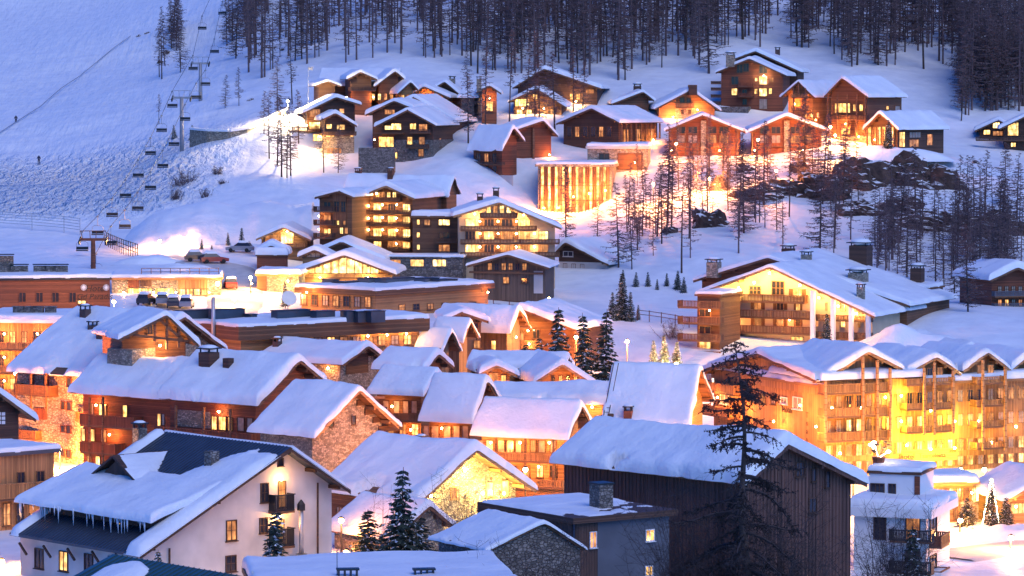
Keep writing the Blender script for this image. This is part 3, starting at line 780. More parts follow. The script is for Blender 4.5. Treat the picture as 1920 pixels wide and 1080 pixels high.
for a, b, p in ((296,302,'lit'),(304,309,'lit'),(398,407,'lit'),(411,424,'lit'),(429,436,'lit'),(446,458,'curtain'),(464,474,'curtain')): H.win('L',a,776+(a-296)*.05,b,800+(a-296)*.05,p,0,0,None,'dark',False)
H.balc('L',290,470,800,822,1.4,'red_v',12,0.17)
for p in (330,382,432): H.bar('L',p,758+(p-298)*.07,p,826+(p-298)*.07,1.35,.2)
H.chimney(392,688,1.5,1.5,mat='dark'); H.chimney(428,690,.8,1.0,mat='dark',cap=False)
H.lamp('L',410,772,40,.5,ORANGE)
H = House('stacked_balcony_chalet', 'chalet wing with two lit balconies and broad stone chimney', (374,684), 355, 52)
H.gable((318,747), (425,722), back=(130,739), fo=1.2, so=1.6, wall='red', snow=0.8, down=6)
for r_, (y0, y1, ws) in enumerate(((756,778,((172,176),(186,192),(196,200),(231,239))),(804,826,((153,160),(170,178),(190,194),(196,200))),(854,872,((165,172),(180,188))))):
    for a, b in ws: H.win('L',a,y0+(a-150)*.05,b,y1+(a-150)*.05,'lit',0,0,None,'dark',False)
H.balc('L',150,250,776,800,1.5,'red_v',6,0.16); H.balc('L',150,215,828,850,1.5,'red_v',5,0.16)
for p in (168,193): H.bar('L',p,744,p,880,1.45,.2)
H.lamp('L',205,815,120,.6,ORANGE); H.lamp('L',180,760,90,.6,ORANGE)
H.chimney(247,672,3.6,1.1,mat='stone',cap=False)

H = House('tall_stone_house', 'tall stone house with sweeping snow roof and timber truss dormer', (345,592), 374, 52, 'house')
H.gable((215,708), (425,655), back=(14,691), fo=1.2, so=1.0, wall='stone', snow=0.7, down=8, fascia='beam')
H.balc('L',26,92,720,741,1.4,'brown_v',3,.18); H.balc('L',140,160,772,790,.8,'red_v',1); H.balc('L',28,66,806,824,1.0,'brown_v',1)
for p in (30,58,86): H.bar('L',p,700,p,770,1.35,.2)
for (x0,y0,x1,y1) in ((57,702,64,722),(84,706,92,722),(126,709,134,725),(115,753,122,767),(126,754,134,769),(114,798,121,810),(125,798,133,812),(114,843,121,854),(125,844,133,858)): H.win('L',x0,y0,x1,y1,'dglass',0,0,None,'red',False)
H.win('L',72,766,82,785,'red_v',0,0,'red_v','red',False)
H.chimney(160,597,.9,1.0); H.chimney(174,622,.8,.7); H.chimney(190,638,.8,.7)
Q = House('x','', (313,588), 360, 22, root=H)
Q.gable((224,634), (372,645), L=10, fo=2.0, so=0.8, wall='brown', snow=0.5, down=1)
for a in ((313,594,313,655),(290,600,290,640),(335,600,335,652),(250,628,355,640),(300,600,345,640)): Q.bar('F',a[0],a[1],a[2],a[3],1.6,.24,'truss')
Q.win('F',276,610,286,626,'dglass',1,0,None,'lbeam'); Q.lamp('F',300,648,160,1.0,WARM)

H = House('balcony_block', 'orange lit wooden apartment block with balconies at the left edge', (128,600), 403, -8, 'building')
H.flat(H.edge(-60,596)[0], 0, 14, H.za, 0.4, 0.6, 'larch_v', 'white', 0.5, 8)
for k, y in enumerate((628,672,716)):
    H.balc('F',-30,100,y+14,y+30,1.4,'larch_v',0); H.row('F',-30,100,y-6,y+16,6,.42,('dim','dglass','lit'))
    H.lamp('F',8,y-2,170,.9,ORANGE); H.lamp('F',70,y-2,110,.9,ORANGE)
for px in (35,55,72,95): 
    P = H.Mi @ at(px,585,408); H.put(MB().box(P.x-.6,P.x+.6,P.y-.4,P.y+.4,H.za-.1,H.za+1.2).box(P.x-.7,P.x+.7,P.y-.5,P.y+.5,H.za+1.2,H.za+1.3),'chimney','dstone',H.roof)

H = House('sign_hotel', 'dark red hotel wall with painted name and two white star ornaments', (210,520), 448, 10, 'hotel')
H.flat(H.edge(-60,526)[0], 0, 14, H.za, 0.3, 0.25, 'red', 'black', 0.4, 8)
H.text('F',179,546,'Hotel',1.15,shear=.25); H.text('F',177,561,'Gd Paradis',1.05,shear=.25)
for px in (157,199):
    a, z = H.plane(px,539,'F',.08); mb = MB()
    for k in range(8):
        t = math.pi*k/8; mb.beam((a-.42*math.cos(t),H.fo-.08-.004*k,z-.42*math.sin(t)),(a+.42*math.cos(t),H.fo-.08-.004*k,z+.42*math.sin(t)),.08,.05)
    H.put(mb,'star_ornament','white')
H.win('F',146,564,160,569,'lity',1,0,None,'dark',False)
for p in (36,68,98,130): H.win('F',p,549,p+12,566,'dglass',1,0,None,'red',False)
for px, w in ((4,3),(37,2.2),(75,1.6),(98,1.6),(116,1.6)):
    P = H.Mi @ at(px,519,452); H.put(MB().box(P.x-w/2,P.x+w/2,P.y,P.y+1.2,H.za-.1,H.za+1.25+(1.3 if px < 10 else 0)),'chimney','dstone',H.roof); H.put(MB().box(P.x-w/2-.1,P.x+w/2+.1,P.y-.1,P.y+1.3,H.za+1.4+(1.3 if px < 10 else 0),H.za+1.5+(1.3 if px < 10 else 0)),'chimney_cap','black',H.roof)

def roofbox(h, px, py, D, w, d, hh, mat='dark', name='roof_plant', snow=True):
    P = h.Mi @ at(px, py, D); z = h.za
    b = h.put(MB().box(P.x-w/2,P.x+w/2,P.y-d/2,P.y+d/2,z-.1,z+hh), name, mat, h.roof)
    h.put(MB().box(P.x-w/2-.08,P.x+w/2+.08,P.y-d/2-.08,P.y+d/2+.08,z+hh,z+hh+.08), 'cover', 'black', h.roof)
H = House('long_flat_block', 'long low block with deep brown fascia and chimneys on its snowy flat roof', (447,613), 398, 37, 'building')
H.fo = 0; H.xl = 0
dep = H.plane(330,604,'L')[0]
H.flat(0, H.edge(806,597)[0], max(dep,11), H.za, 1.6, 0.9, 'larch', 'brown', 0.45, 8)
H.row('F',560,800,634,650,10,.55,('dim','curtain','lit'),-6)
for k in range(4): H.lamp('F',690+k*36,630-k*2,60,.5,(1,.42,.1))
for (px, py, w, hh) in ((365,600,5,1.3),(425,604,4.2,1.4),(545,598,4.6,1.3),(605,596,2.6,1.2),(652,592,1.2,1.2),(675,592,1.5,1.1),(703,590,2,1.2),(470,600,.9,.8)): roofbox(H, px, py, 408, w, 1.4, hh, 'metal')
P = H.Mi @ at(540,585,412)
dish = MB(); dish.tube([(P.x,P.y,H.za+1),(P.x,P.y,H.za+2.2)],[.06,.06],5)
dish.tube([(P.x-.15,P.y-.5,H.za+2.55),(P.x,P.y,H.za+2.3),(P.x+.03,P.y+.06,H.za+2.25)],[.95,.45,.1],12); H.put(dish,'satellite_dish','galv',H.roof)
P = H.Mi @ at(400,604,402); H.put(MB().tube([(P.x,P.y,H.za-3),(P.x,P.y,H.za+3.2)],[.28,.22],8),'flue_pipe','galv',H.roof,True)

H = House('angled_flat_block', 'orange lit flat roofed block with angled corner behind the satellite dish', (705,545), 478, 50, 'building')
H.fo = 0; H.xl = 0
H.flat(0, H.edge(928,521)[0], max(H.plane(552,536,'L')[0],10), H.za, 0.75, 0.7, 'larch', 'brown', 0.5, 8)
H.row('F',835,925,534,542,6,.6,('dglass','dim'),-4,sill=False); H.row('F',730,815,545,553,5,.5,('dglass',),-8,sill=False); H.row('L',560,700,552,570,7,.5,('dim','dglass','curtain'),6)
H.row('F',740,900,572,582,6,.4,('dim','dglass'),-6)
for (px, py, w, hh) in ((655,535,5,.5),(690,537,2,1),(740,527,6,1),(800,522,3,1.0),(830,520,4,.8),(620,534,1.2,.8)): roofbox(H, px, py, 492, w, 2.2, hh, 'greywall')
H.lamp('L',575,548,260,1.5,ORANGE); H.lamp('F',915,548,80,1.2,ORANGE)

def village(name, label, apex, D, rot, le, re, back, wall='brown', snow=.6, **kw):
    h = House(name, label, apex, D, rot); h.gable(le, re, back=back, wall=wall, snow=snow, **kw); return h
H = village('village_chalet','snowy roofed chalet with brown end wall below the long fascia block',(690,647),395,56,(642,682),(728,676),(482,668),'stone',down=6)
H.panel('F',648,664,690,700,'dark',.06); H.chimney(520,650,.8,.6); H.lamp('L',615,690,80,.6,ORANGE)
H = village('village_chalet','small snow roofed chalet right of the brown end wall',(822,662),388,60,(795,694),(850,686),(702,682),'brown',down=6)
H = village('village_chalet','chalet with three lit balcony windows behind the stone gable',(822,694),362,62,(794,740),(842,726),(690,736),'brown',down=7,so=1.3)
for a, b in ((719,729),(739,749),(756,766),(772,782)): H.win('L',a,752,b,774,'curtain',0,0,None,'beam',False)
H.balc('L',700,790,774,790,1.3,'brown_v',2); H.row('L',700,790,796,815,4,.5,('dim','lit')); H.balc('L',690,790,818,832,1.3,'brown_v',2)
H.lamp('L',735,762,60,.8,ORANGE); H.lamp('L',770,806,110,.8,ORANGE)
H = village('village_chalet','steep snow roofed chalet with five curtained windows over a balcony',(914,711),350,62,(886,790),(936,752),(787,783),'brown',down=7,so=1.3)
for a, b in ((795,805),(810,823),(833,845),(850,862),(867,878)): H.win('L',a,799,b,821,'curtain',0,0,None,'beam',False)
H.balc('L',786,884,821,836,1.3,'brown_v',3); H.row('L',790,880,842,858,5,.5,('dim','dglass')); H.lamp('L',828,803,130,.9,ORANGE); H.lamp('L',865,845,130,.9,ORANGE)
H = village('gallery_chalet','chalet with two rows of wooden balconies and a rolled snow cornice',(1090,757),335,66,(1066,821),(1112,800),(885,815),'larch',down=7,so=1.4)
for a, b, p in ((895,907,'curtain'),(912,925,'lit'),(934,946,'curtain'),(950,963,'lit'),(967,978,'curtain'),(995,1005,'dim'),(1010,1022,'curtain'),(1032,1042,'curtain')): H.win('L',a,826,b,848,p,0,0,None,'beam',False)
H.balc('L',888,1060,848,866,1.4,'larch_v',2); H.row('L',900,1050,873,894,6,.45,('dim','lit','dglass')); H.balc('L',900,1055,897,913,1.4,'larch_v',2)
for p in (930,985,1038): H.bar('L',p,822,p,915,1.3,.18)
for p in ((920,830,90),(975,830,90),(1030,830,90),(940,875,110),(1010,875,110)): H.lamp('L',p[0],p[1],p[2],.9,(1,.36,.07))
H = village('plain_roof_house','house with one big smooth snow slope and a ladder on its edge',(1312,690),352,76,(1292,800),(1338,750),(1128,796),'larch',.6,down=8)
H.chimney(1178,783,.8,.7,mat='red')
lad = MB()
for dx in (0, .5): lad.beam((-.3,H.L-.1-dx,H.za+.35),(H.ul,H.L-.1-dx,H.zl+.35),.07)
for k in range(14): f = k/13; lad.beam((H.ul*f,H.L-.1,H.za+.35+(H.zl-H.za)*f),(H.ul*f,H.L-.6,H.za+.35+(H.zl-H.za)*f),.05)
H.put(lad,'roof_ladder','dark',H.roof)
H = village('low_snow_chalet','low chalet roof with snow edge glowing above a hidden lane',(1162,728),374,76,(1150,757),(1180,748),(912,757),'larch',.7,down=6)
for p in (960,1040,1110): H.lamp('L',p,763,150,.9,(1,.4,.08))
H = House('twin_gable_chalet', 'orange lit wooden chalet with one large and one small gable', (1054,681), 392, 12)
H.gable((1000,716), (1121,724), L=13, fo=1.6, so=1.0, wall='larch', snow=0.7, fascia='lbeam', down=6)
Q = House('x','', (931,683), 394, 12, root=H); Q.gable((902,698), (970,702), L=8, fo=1.0, so=.7, wall='larch', snow=.6, fascia='lbeam', down=5)
Q.win('F',917,700,933,725,'dim',1,0,None,'lbeam'); Q.win('F',940,704,948,718,'lit',0,0,None,'lbeam'); H.row('F',1030,1100,705,720,5,.4,('dglass','dim'))
Q2 = House('x','', (1065,667), 402, 80, root=H); Q2.gable((1058,690), (1075,685), back=(876,690), fo=.3, so=.3, wall='larch', snow=.6, down=5, purl=False)
H.lamp('F',1060,735,220,2.0,ORANGE); Q.lamp('F',925,730,160,1.5,ORANGE)

H = House('centre_chalet', 'weathered chalet with cross gable and snow slipping off its eaves', (974,579), 432, 60)
H.gable((957,622), (994,612), back=(815,602), fo=1.0, so=.8, wall='grey_v', snow=.65, down=7)
Q = House('x','', (866,584), 424, 8, root=H); Q.gable((832,599), (916,601), L=9, fo=1.0, so=.8, wall='grey_v', snow=.5, down=7)
Q.win('F',889,639,900,652,'lit',1,0,None,'beam'); Q.win('F',882,606,896,616,'dglass',1,0,None,'beam'); H.win('L',922,639,930,655,'lit',0,0,None,'beam'); H.chimney(858,578,1.6,.3,mat='dark',cap=False)
H.lamp('F',968,632,160,.8,ORANGE)
village('village_chalet','small snow roof in front of the weathered cross gable chalet',(882,600),420,62,(868,640),(896,630),(806,636),'grey_v',.6,down=6)
village('village_chalet','narrow steep snow roof at the end of the long fascia block',(846,618),413,56,(826,664),(862,655),(786,660),'grey_v',.5,down=6)
H = House('wide_gable_chalet', 'dark gabled chalet with a lamplit balcony behind the spruces', (975,577), 440, -22)
H.gable((925,602), (1080,617), L=13, fo=1.8, so=.9, wall='brown', snow=.75, down=7)
H.balc('F',960,1010,636,652,1.3,'brown_v',4); H.win('F',972,620,982,640,'lit',1,0,None,'beam'); H.win('F',1000,618,1012,634,'dglass',1,0,None,'beam'); H.lamp('F',992,645,140,1.6,WARM); H.lamp('F',990,620,80,.8,WARM)

# ================================================================== mid hotel
H = House('large_hotel', 'large timber hotel with rows of glowing balconies in the middle distance', (723,347), 541, -18, 'hotel')
H.gable((677,366), (777,371), L=16, fo=1.6, so=.9, wall='brown', snow=.6, fascia='lbeam', down=12)
rows_ = ((381,394),(404,417),(428,443),(452,464))
for r_, (y0, y1) in enumerate(rows_):
    for k, (a, b) in enumerate(((671,686),(697,713),(724,740),(752,767))):
        H.win('F',a+4,y0+(a-671)*.03,b+2,y1+(a-671)*.03,'dglass' if (r_,k) in ((0,2),) else 'lity',2,0,None,'lbeam',False)
    H.balc('F',676,769,y1-2,y1+6,1.3,'brown_v',3,.22)
H.row('F',703,745,360,369,4,.6,('lit','lity'),1,sill=False); H.balc('F',700,748,370,378,1.3,'brown_v',1,.22)
for p in ((691,386),(717,384),(744,384),(691,409),(717,408),(743,409),(691,431),(717,431),(744,432),(743,457),(706,363)): H.lamp('F',p[0],p[1],26,.7,(1,.46,.11),.1,.13)
Q = House('x','', (636,357), 536, -18, root=H); Q.gable((590,369), (662,368), L=13, fo=.8, so=.5, wall='brown', snow=.5, down=12)
Q.panel('F',625,362,650,425,'brown_v',.25,'glazed_bay'); Q.win('F',627,378,636,397,'dglass',1,1,None,'brown',False,d=.26); Q.win('F',640,378,648,397,'dglass',1,1,None,'brown',False,d=.26); Q.win('F',632,414,636,421,'lit',0,0,None,'brown',False,d=.26); Q.win('F',644,414,648,421,'lit',0,0,None,'brown',False,d=.26)
for k, y in enumerate((387,412,437)):
    Q.balc('F',588,624,y,y+11,1.4,'dark_v',0,.22); Q.win('F',608,y-8,620,y+2,('dglass','dim','lit')[k],1,0,None,'beam',False)
Q.row('F',636,654,427,438,2,.6,('lity',)); Q.lamp('F',598,405,45,.8,ORANGE); Q.lamp('F',598,430,45,.8,ORANGE)
Q3 = House('x','', (850,331), 556, 70, root=H); Q3.gable((840,367), (862,362), back=(642,352), fo=.4, so=.4, wall='brown', snow=.55, down=10, purl=False)
for p in ((672,331),(733,331),(664,345)): Q3.chimney(p[0],p[1],.9,.9,mat='dark')
Q4 = House('x','', (936,378), 528, 3, root=H); Q4.gable((850,404), (1053,427), L=15, fo=1.7, so=.9, wall='cream', snow=.55, fascia='lbeam', down=12)
Q4.row('F',910,960,386,399,4,.6,('lity',),0,sill=False); Q4.balc('F',900,970,399,409,1.3,'brown_v',1,.22)
for r_, (y0, y1, L_) in enumerate(((411,424,4),(434,449,5),(459,473,5))):
    for k, (a, b) in enumerate(((873,891),(908,926),(941,961),(976,993),(1010,1027))[:L_]):
        Q4.win('F',a,y0,b,y1,'dglass' if (r_,k) in ((0,1),(0,2),(2,1),(1,0)) else 'lity',2,0,'brown_v' if k in (1,2) else None,'lbeam',False)
    Q4.balc('F',864,1006 if L_ == 4 else 1049,y1-1,y1+9,1.3,'brown_v',1,.22)
    for px in (900,934,968,1002)[:L_-1]: Q4.lamp('F',px,y0+4,24,.5,(1,.46,.11),.1,.13)
Q4.lamp('F',890,401,130,.9,(1,.5,.13)); Q4.lamp('F',982,403,130,.9,(1,.5,.13)); Q4.chimney(900,378,.9,.8,mat='dark'); Q4.chimney(930,367,.9,.8,mat='dark')
Q5 = House('x','', (864,405), 534, -8, root=H); Q5.flat(Q5.edge(768,403)[0], 0, 10, Q5.za, .3, .4, 'brown', 'beam', .6, 12)
Q5.win('F',823,412,843,422,'lity',2,0,None,'beam'); Q5.win('F',823,459,843,472,'lity',2,0,None,'beam'); Q5.win('F',823,436,843,448,'dglass',2,0,None,'beam')
for y in (412,436,459): Q5.win('F',782,y,787,y+9,'lity',0,0,None,'beam',False)
Q5.win('F',796,412,806,422,'dim',1,0,None,'beam'); Q5.balc('F',816,856,447,456,1.2,'brown_v',0); Q5.balc('F',816,856,471,480,1.2,'brown_v',0)
Q6 = House('x','', (870,482), 526, -8, root=H); Q6.flat(Q6.edge(716,476)[0], 0, 8, Q6.za, .2, .2, 'dstone', 'dstone', .3, 10)
for a, b in ((732,751),(770,794),(812,836)): Q6.win('F',a,487,b,499,'lity',2,0,None,'greywall',False)
H = House('garage_chalet', 'grey weathered gabled garage in front of the large hotel', (952,476), 512, -8)
H.gable((876,497), (1029,501), L=12, fo=1.5, so=.7, wall='grey_v', snow=.28, down=9)
H.row('F',912,990,494,506,6,.55,('dim','dglass','dim'),0,sill=False); H.win('F',944,520,954,531,'lit',1,0,None,'beam'); H.win('F',978,522,990,530,'dglass',1,0,None,'beam'); H.bar('F',880,510,1020,513,.25,.3,'lintel'); H.panel('F',1001,508,1018,550,'plaster',.1,'plaster_pier')
H = House('white_based_chalet', 'small dark chalet over a white ground floor, snow roof sloping right', (1060,453), 545, -28)
H.gable((1034,479), (1141,495), L=11, fo=1.0, so=.8, wall='dark', snow=.7, down=5)
H.put(MB().box(H.xl-.07,H.xr+.07,H.fo-.07,H.yb+.07,-5,H.plane(1075,491,'F')[1]),'ground_floor','plaster')
H.win('F',1057,472,1074,480,'dglass',1,0,None,'plaster'); H.row('F',1052,1100,494,502,3,.4,('dglass',),2)
H.balc('F',1040,1085,505,514,1.0,'dark_v',2,.3)

# --- restaurant with the glowing gable
H = House('glass_gable_restaurant', 'restaurant with a fully glazed yellow gable under a wide snowy roof', (645,477), 512, -4, 'restaurant')
H.gable((541,514), (741,513), L=13, fo=1.3, so=.6, wall='larch', snow=.7, fascia='beam', down=7)
n = 11; x0_, x1_ = H.xl+.8, H.xr-.8; zb_ = H.plane(645,512,'F')[1]
for k in range(n):
    a, b = x0_+(x1_-x0_)*k/n+.07, x0_+(x1_-x0_)*(k+1)/n-.07
    za_, zb2 = H.rz(a)-.5, H.rz(b)-.5
    if min(za_, zb2) < zb_+.25: continue
    w = H.put(MB().prism([(a-.07,zb_-.1),(a+.02,zb_-.1),(a+.02,za_),(a-.07,za_)], H.fo-.14, H.fo-.004), 'window', 'beam')
    tp = [(a,zb_),(b,zb_),(b,zb2),(a,za_)] if not (a < 0 < b) else [(a,zb_),(b,zb_),(b,zb2),(0,H.za-.5),(a,za_)]
    H.put(MB().prism(tp, H.fo-.05, H.fo+.01), 'pane', 'lity', w)
H.balc('F',560,735,514,522,.5,'larch_v',0)
Q = House('x','', (640,452), 524, -4, root=H); Q.gable((585,476), (722,488), L=10, fo=.8, so=.6, wall='brown', snow=.7, down=6)
Q = House('x','', (590,467), 517, -4, root=H); Q.gable((560,480), (625,484), L=6, fo=.8, so=.5, wall='larch', snow=.6, down=6); Q.win('F',575,475,600,482,'lit',2,0,None,'beam',False)
Q = House('x','', (566,514), 506, -4, root=H); Q.flat(Q.edge(478,512)[0], 0, 8, Q.za, .3, .5, 'stone', 'larch', .8, 6); Q.panel('F',482,517,500,555,'red',.1,'door'); Q.lamp('F',540,527,330,1.5,(1,.5,.13)); Q.lamp('F',472,532,260,1.0,(1,.5,.13))
for p in (600,690): H.lamp('F',p,520,220,1.0,(1,.68,.2))
H = House('small_lit_chalet', 'small bright gabled chalet beside the floodlit snow bank', (532,425), 541, -4)
H.gable((480,447), (583,449), L=9, fo=1.2, so=.7, wall='larch', snow=.7, down=5, fascia='lbeam')
H.win('F',498,440,522,456,'lity',3,0,None,'lbeam',False); H.win('F',527,436,550,456,'lity',3,0,None,'lbeam',False); H.balc('F',490,572,456,465,.9,'larch_v',0); H.lamp('F',538,434,120,.9,(1,.7,.3))
H = House('log_kiosk', 'little snow capped kiosk in front of the small bright chalet', (508,459), 528, 0, 'kiosk')
H.gable((482,472), (540,474), L=5, fo=.4, so=.4, wall='larch', snow=.7, down=4, purl=False)
Q = House('x','', (539,478), 523, 0, root=H); Q.flat(Q.edge(479,478)[0], 0, 4, Q.za, .2, .2, 'red', 'beam', .9, 5)

H = House('shop_row', 'low stone shop row with lit windows and railing on its snowy roof', (418,520), 497, 4, 'shop')
H.flat(H.edge(205,520)[0], 0, 13, H.za, .35, .3, 'stone', 'larch', .5, 6)
H.panel('F',334,523,389,541,'larch_v',.08); H.panel('F',240,523,261,539,'red_v',.08); H.panel('F',263,523,284,537,'dark_v',.07)
H.win('F',240,541,265,556,'lity',3,0,None,'beam',False); H.win('F',267,541,284,555,'lit',2,0,None,'beam',False); H.win('F',292,541,326,562,'lity',1,0,None,'stone',False); H.row('F',335,390,542,553,4,.75,('lity','lit'),0,sill=False)
for p in (232,288,330,392): H.lamp('F',p,548,90,1.0,(1,.46,.11))
H.lamp('F',408,532,200,1.2,(1,.5,.13),.2,.3)
rl = MB(); xa, xb = H.edge(265,518)[0], H.edge(410,518)[0]
for k in range(9): x = xa+(xb-xa)*k/8; rl.box(x-.05,x+.05,.5,.6,H.za,H.za+1.3)
for z in (.75,1.25): rl.box(xa,xb,.5,.6,H.za+z,H.za+z+.08)
H.put(rl,'roof_railing','brown',H.roof)

# ================================================================== chalet hotel right of centre
H = House('gabled_hotel', 'broad gabled hotel with floodlit eaves, wooden balconies and white stone pillars', (1444,499), 458, -25, 'hotel')
H.gable((1311,548), (1640,592), L=21, fo=2.0, so=1.0, wall='cream', snow=.38, fascia='lbeam', down=6, roof='beam')
for (a,b,y0,y1,p) in ((1448,1470,528,552,'dglass'),(1406,1426,537,551,'dglass'),(1488,1503,542,556,'lit')): H.win('F',a,y0,b,y1,p,2,1,'brown_v' if p == 'lit' else None,'lbeam')
for y0, y1 in ((564,579),(594,609)):
    for k, (a, b) in enumerate(((1362,1384),(1410,1432),(1452,1474),(1488,1505),(1543,1556),(1572,1590),(1604,1618))):
        o_ = (a-1362)*.02; H.win('F',a+5,y0+o_,b-5,y1+o_,('curtain','dim','dglass','lit','curtain')[k % 5] if y0 < 590 else ('curtain','lit','dim','dglass')[k % 4],1,0,'brown_v' if k < 4 else None,'lbeam',False)
H.balc('F',1352,1508,550,566,1.4,'brown_v',4,.2); H.balc('F',1335,1522,579,595,1.5,'brown_v',5,.2); H.balc('F',1335,1522,608,624,1.5,'brown_v',5,.2)
H.balc('F',1530,1632,590,602,1.2,'brown_v',2,.2); H.balc('F',1530,1632,622,636,1.2,'brown_v',2,.2)
for p in (1524,1562,1596,1628): H.bar('F',p,535+(p-1500)*.40,p,650,1.7,.55,'pillar','white')
for p in ((1385,540,120),(1414,530,200),(1443,512,220),(1478,518,180),(1500,535,160),(1352,545,110)): H.lamp('F',p[0],p[1],p[2],1.0,(1,.58,.13),.15,.14,'bulby')
for p in (1535,1572,1606): H.lamp('F',p,552+(p-1520)*.42,130,1.0,(1,.48,.13))
for p in (1425,1495): H.win('F',p-11,632,p+11,648,'lity',2,0,None,'stone',False)
H.lamp('F',1425,655,260,1.5,(1,.46,.11)); H.lamp('F',1480,600,70,1.0,ORANGE); H.lamp('F',1380,600,70,1.0,ORANGE)
Q = House('x','', (1440,482), 471, -25, root=H); Q.gable((1300,525), (1706,572), L=20, fo=1.2, so=.8, wall='brown', snow=.5, down=6)
for p, w, h_, m_ in (((1332,502),1.6,.7,'stone'),((1512,494),1.2,1.2,'stone'),((1614,492),2.6,2.4,'dark'),((1720,530),1.6,2.0,'dark'),((1609,528),2.2,1.2,'stone'),((1478,478),1.5,.9,'dark')): Q.chimney(p[0],p[1],w,h_,mat=m_)
H.chimney(1614,560,.9,1.5,mat='stone')
Q = House('x','', (1352,552), 452, -25, root=H); Q.flat(Q.edge(1302,548)[0], 0, 8, Q.za, .3, .3, 'brown', 'brown', .4, 8)
for y in (563,593,625,657): Q.balc('F',1271,1350,y,y+15,1.6,'brown_v',2,.2)
for y in (580,612,640): Q.win('F',1312,y,1332,y+13,('lit','dglass','dglass')[(y//30) % 3],1,0,None,'lbeam',False)
Q.lamp('F',1330,582,60,1.0,ORANGE); Q.lamp('F',1310,690,350,3.0,(1,.65,.2))
Q = House('x','', (1747,539), 478, -25, root=H); Q.flat(Q.edge(1690,548)[0], 0, 6, Q.za, .25, .25, 'dark', 'brown', .5, 6)

# ================================================================== right hotel
H = House('yellow_lit_hotel', 'many gabled wooden hotel with facade flooded in yellow light', (1543,713), 358, 24, 'hotel')
H.fo = 0; H.xl = 0
dep = min(26, H.plane(1313,694,'L')[0]); u1 = H.edge(1990,690)[0]
print('right hotel', dep, u1)
H.flat(0, u1, dep, H.za-.6, .3, .5, 'larch_v', 'larch', .7, 5)
G = []
for (ap, D, le, re, L_) in (((1627,657),360,(1546,711),(1692,690),12),((1755,667),363.5,(1702,698),(1802,698),11),((1852,658),367,(1806,694),(1896,693),12),((1930,664),370,(1898,690),(1975,692),11)):
    q = House('x','', ap, D, 24, root=H); q.gable(le, re, L=L_, fo=1.5, so=.5, wall='larch_v', snow=.65, fascia='lbeam', gonly=True); G.append(q)
q = House('x','', (1421,661), 369, -66, root=H); q.gable((1312,694), (1532,712), L=13, fo=1.2, so=.4, wall='larch_v', snow=.65, fascia='beam', gonly=True)
# front: balconies and posts hang on the hotel's main wall
for (px0, px1, ys, dy) in ((1546,1669,((722,742),(767,786),(812,831)),-6),(1701,1790,((711,725),(757,771),(800,814)),-4),(1832,1886,((707,722),(750,764),(790,804),(830,844)),-2)):
    for y0, y1 in ys: H.balc('F',px0,px1,y0,y1,1.5,'larch_v',dy,.2)
for px, y0, y1 in ((1618,668,835),(1645,675,832),(1669,690,830),(1733,690,815),(1752,680,815),(1787,694,812),(1843,675,845),(1885,688,845),(1548,715,830)): H.bar('F',px,y0,px,y1,1.66,.24,'post','lbeam')
for (y0, y1, panes) in ((700,718,('dim','dglass','lit','dim')),(744,765,('dim','curtain','dglass','lit')),(789,810,('curtain','dim','lity','curtain')),(836,856,('curtain','lity','dim')),(868,884,('lit','lity','curtain'))):
    k = 0
    for px in range(1553, 1925, 19):
        if y0 == 700 and not any(abs(px-c) < w_ for c, w_ in ((1622,36),(1752,26),(1852,22))): continue
        o_ = -(px-1553)*.05; H.win('F',px-4.5,y0+o_,px+4.5,y1+o_,panes[(k*7+k//3) % len(panes)],1,0,'brown_v' if y0 > 830 and k % 2 else None,'lbeam',False); k += 1
for px, py, pw in ((1690,742,900),(1690,790,1300),(1700,835,1500),(1790,790,1000),(1790,840,1100),(1575,850,500),(1640,838,600),(1745,842,1200),(1745,868,900),(1835,790,300),(1560,765,160),(1615,765,160),(1660,745,220),(1745,770,260),(1860,760,140),(1860,830,240),(1905,800,300)):
    H.lamp('F',px,py,pw*.24,1.0,YEL if 1680 < px < 1800 else (1,.4,.06),.2,.13,'bulby')
mb = MB(); a0 = H.plane(1690,852,'F')[0]; a1 = H.plane(1795,848,'F')[0]; zs_ = H.plane(1745,846,'F')[1]
H.bx(mb,'F',a0,a1,zs_-1.05,zs_+.25,.0,.12); H.put(mb,'sign_board','larch'); 
H.text('F',1700,861,'Hotel',.85,d=.15); H.text('F',1748,858,'Tsanteleina',.72,d=.15); H.text('F',1786,852,'***',.7,d=.15)
# left side wall
for (x0,y0,x1,y1) in ((1488,746,1504,766),(1465,746,1476,756),(1352,738,1366,756),(1323,702,1334,712),(1470,700,1482,720)): H.win('L',x0,y0,x1,y1,'curtain',1,0,None,'white')
H.text('L',1482,775,'Hôtel ***',1.0); H.text('L',1513,783,'Tsanteleina',.85,vertical=True)
H.balc('L',1315,1375,716,736,1.2,'larch_v',4); H.balc('L',1315,1365,760,780,1.2,'larch_v',3)
H.row('L',1385,1460,735,752,4,.4,('dim','curtain'),6)
for p in ((1380,770,420),(1450,790,420),(1500,760,200),(1345,745,200),(1530,800,300)): H.lamp('L',p[0],p[1],p[2],1.2,ORANGE)
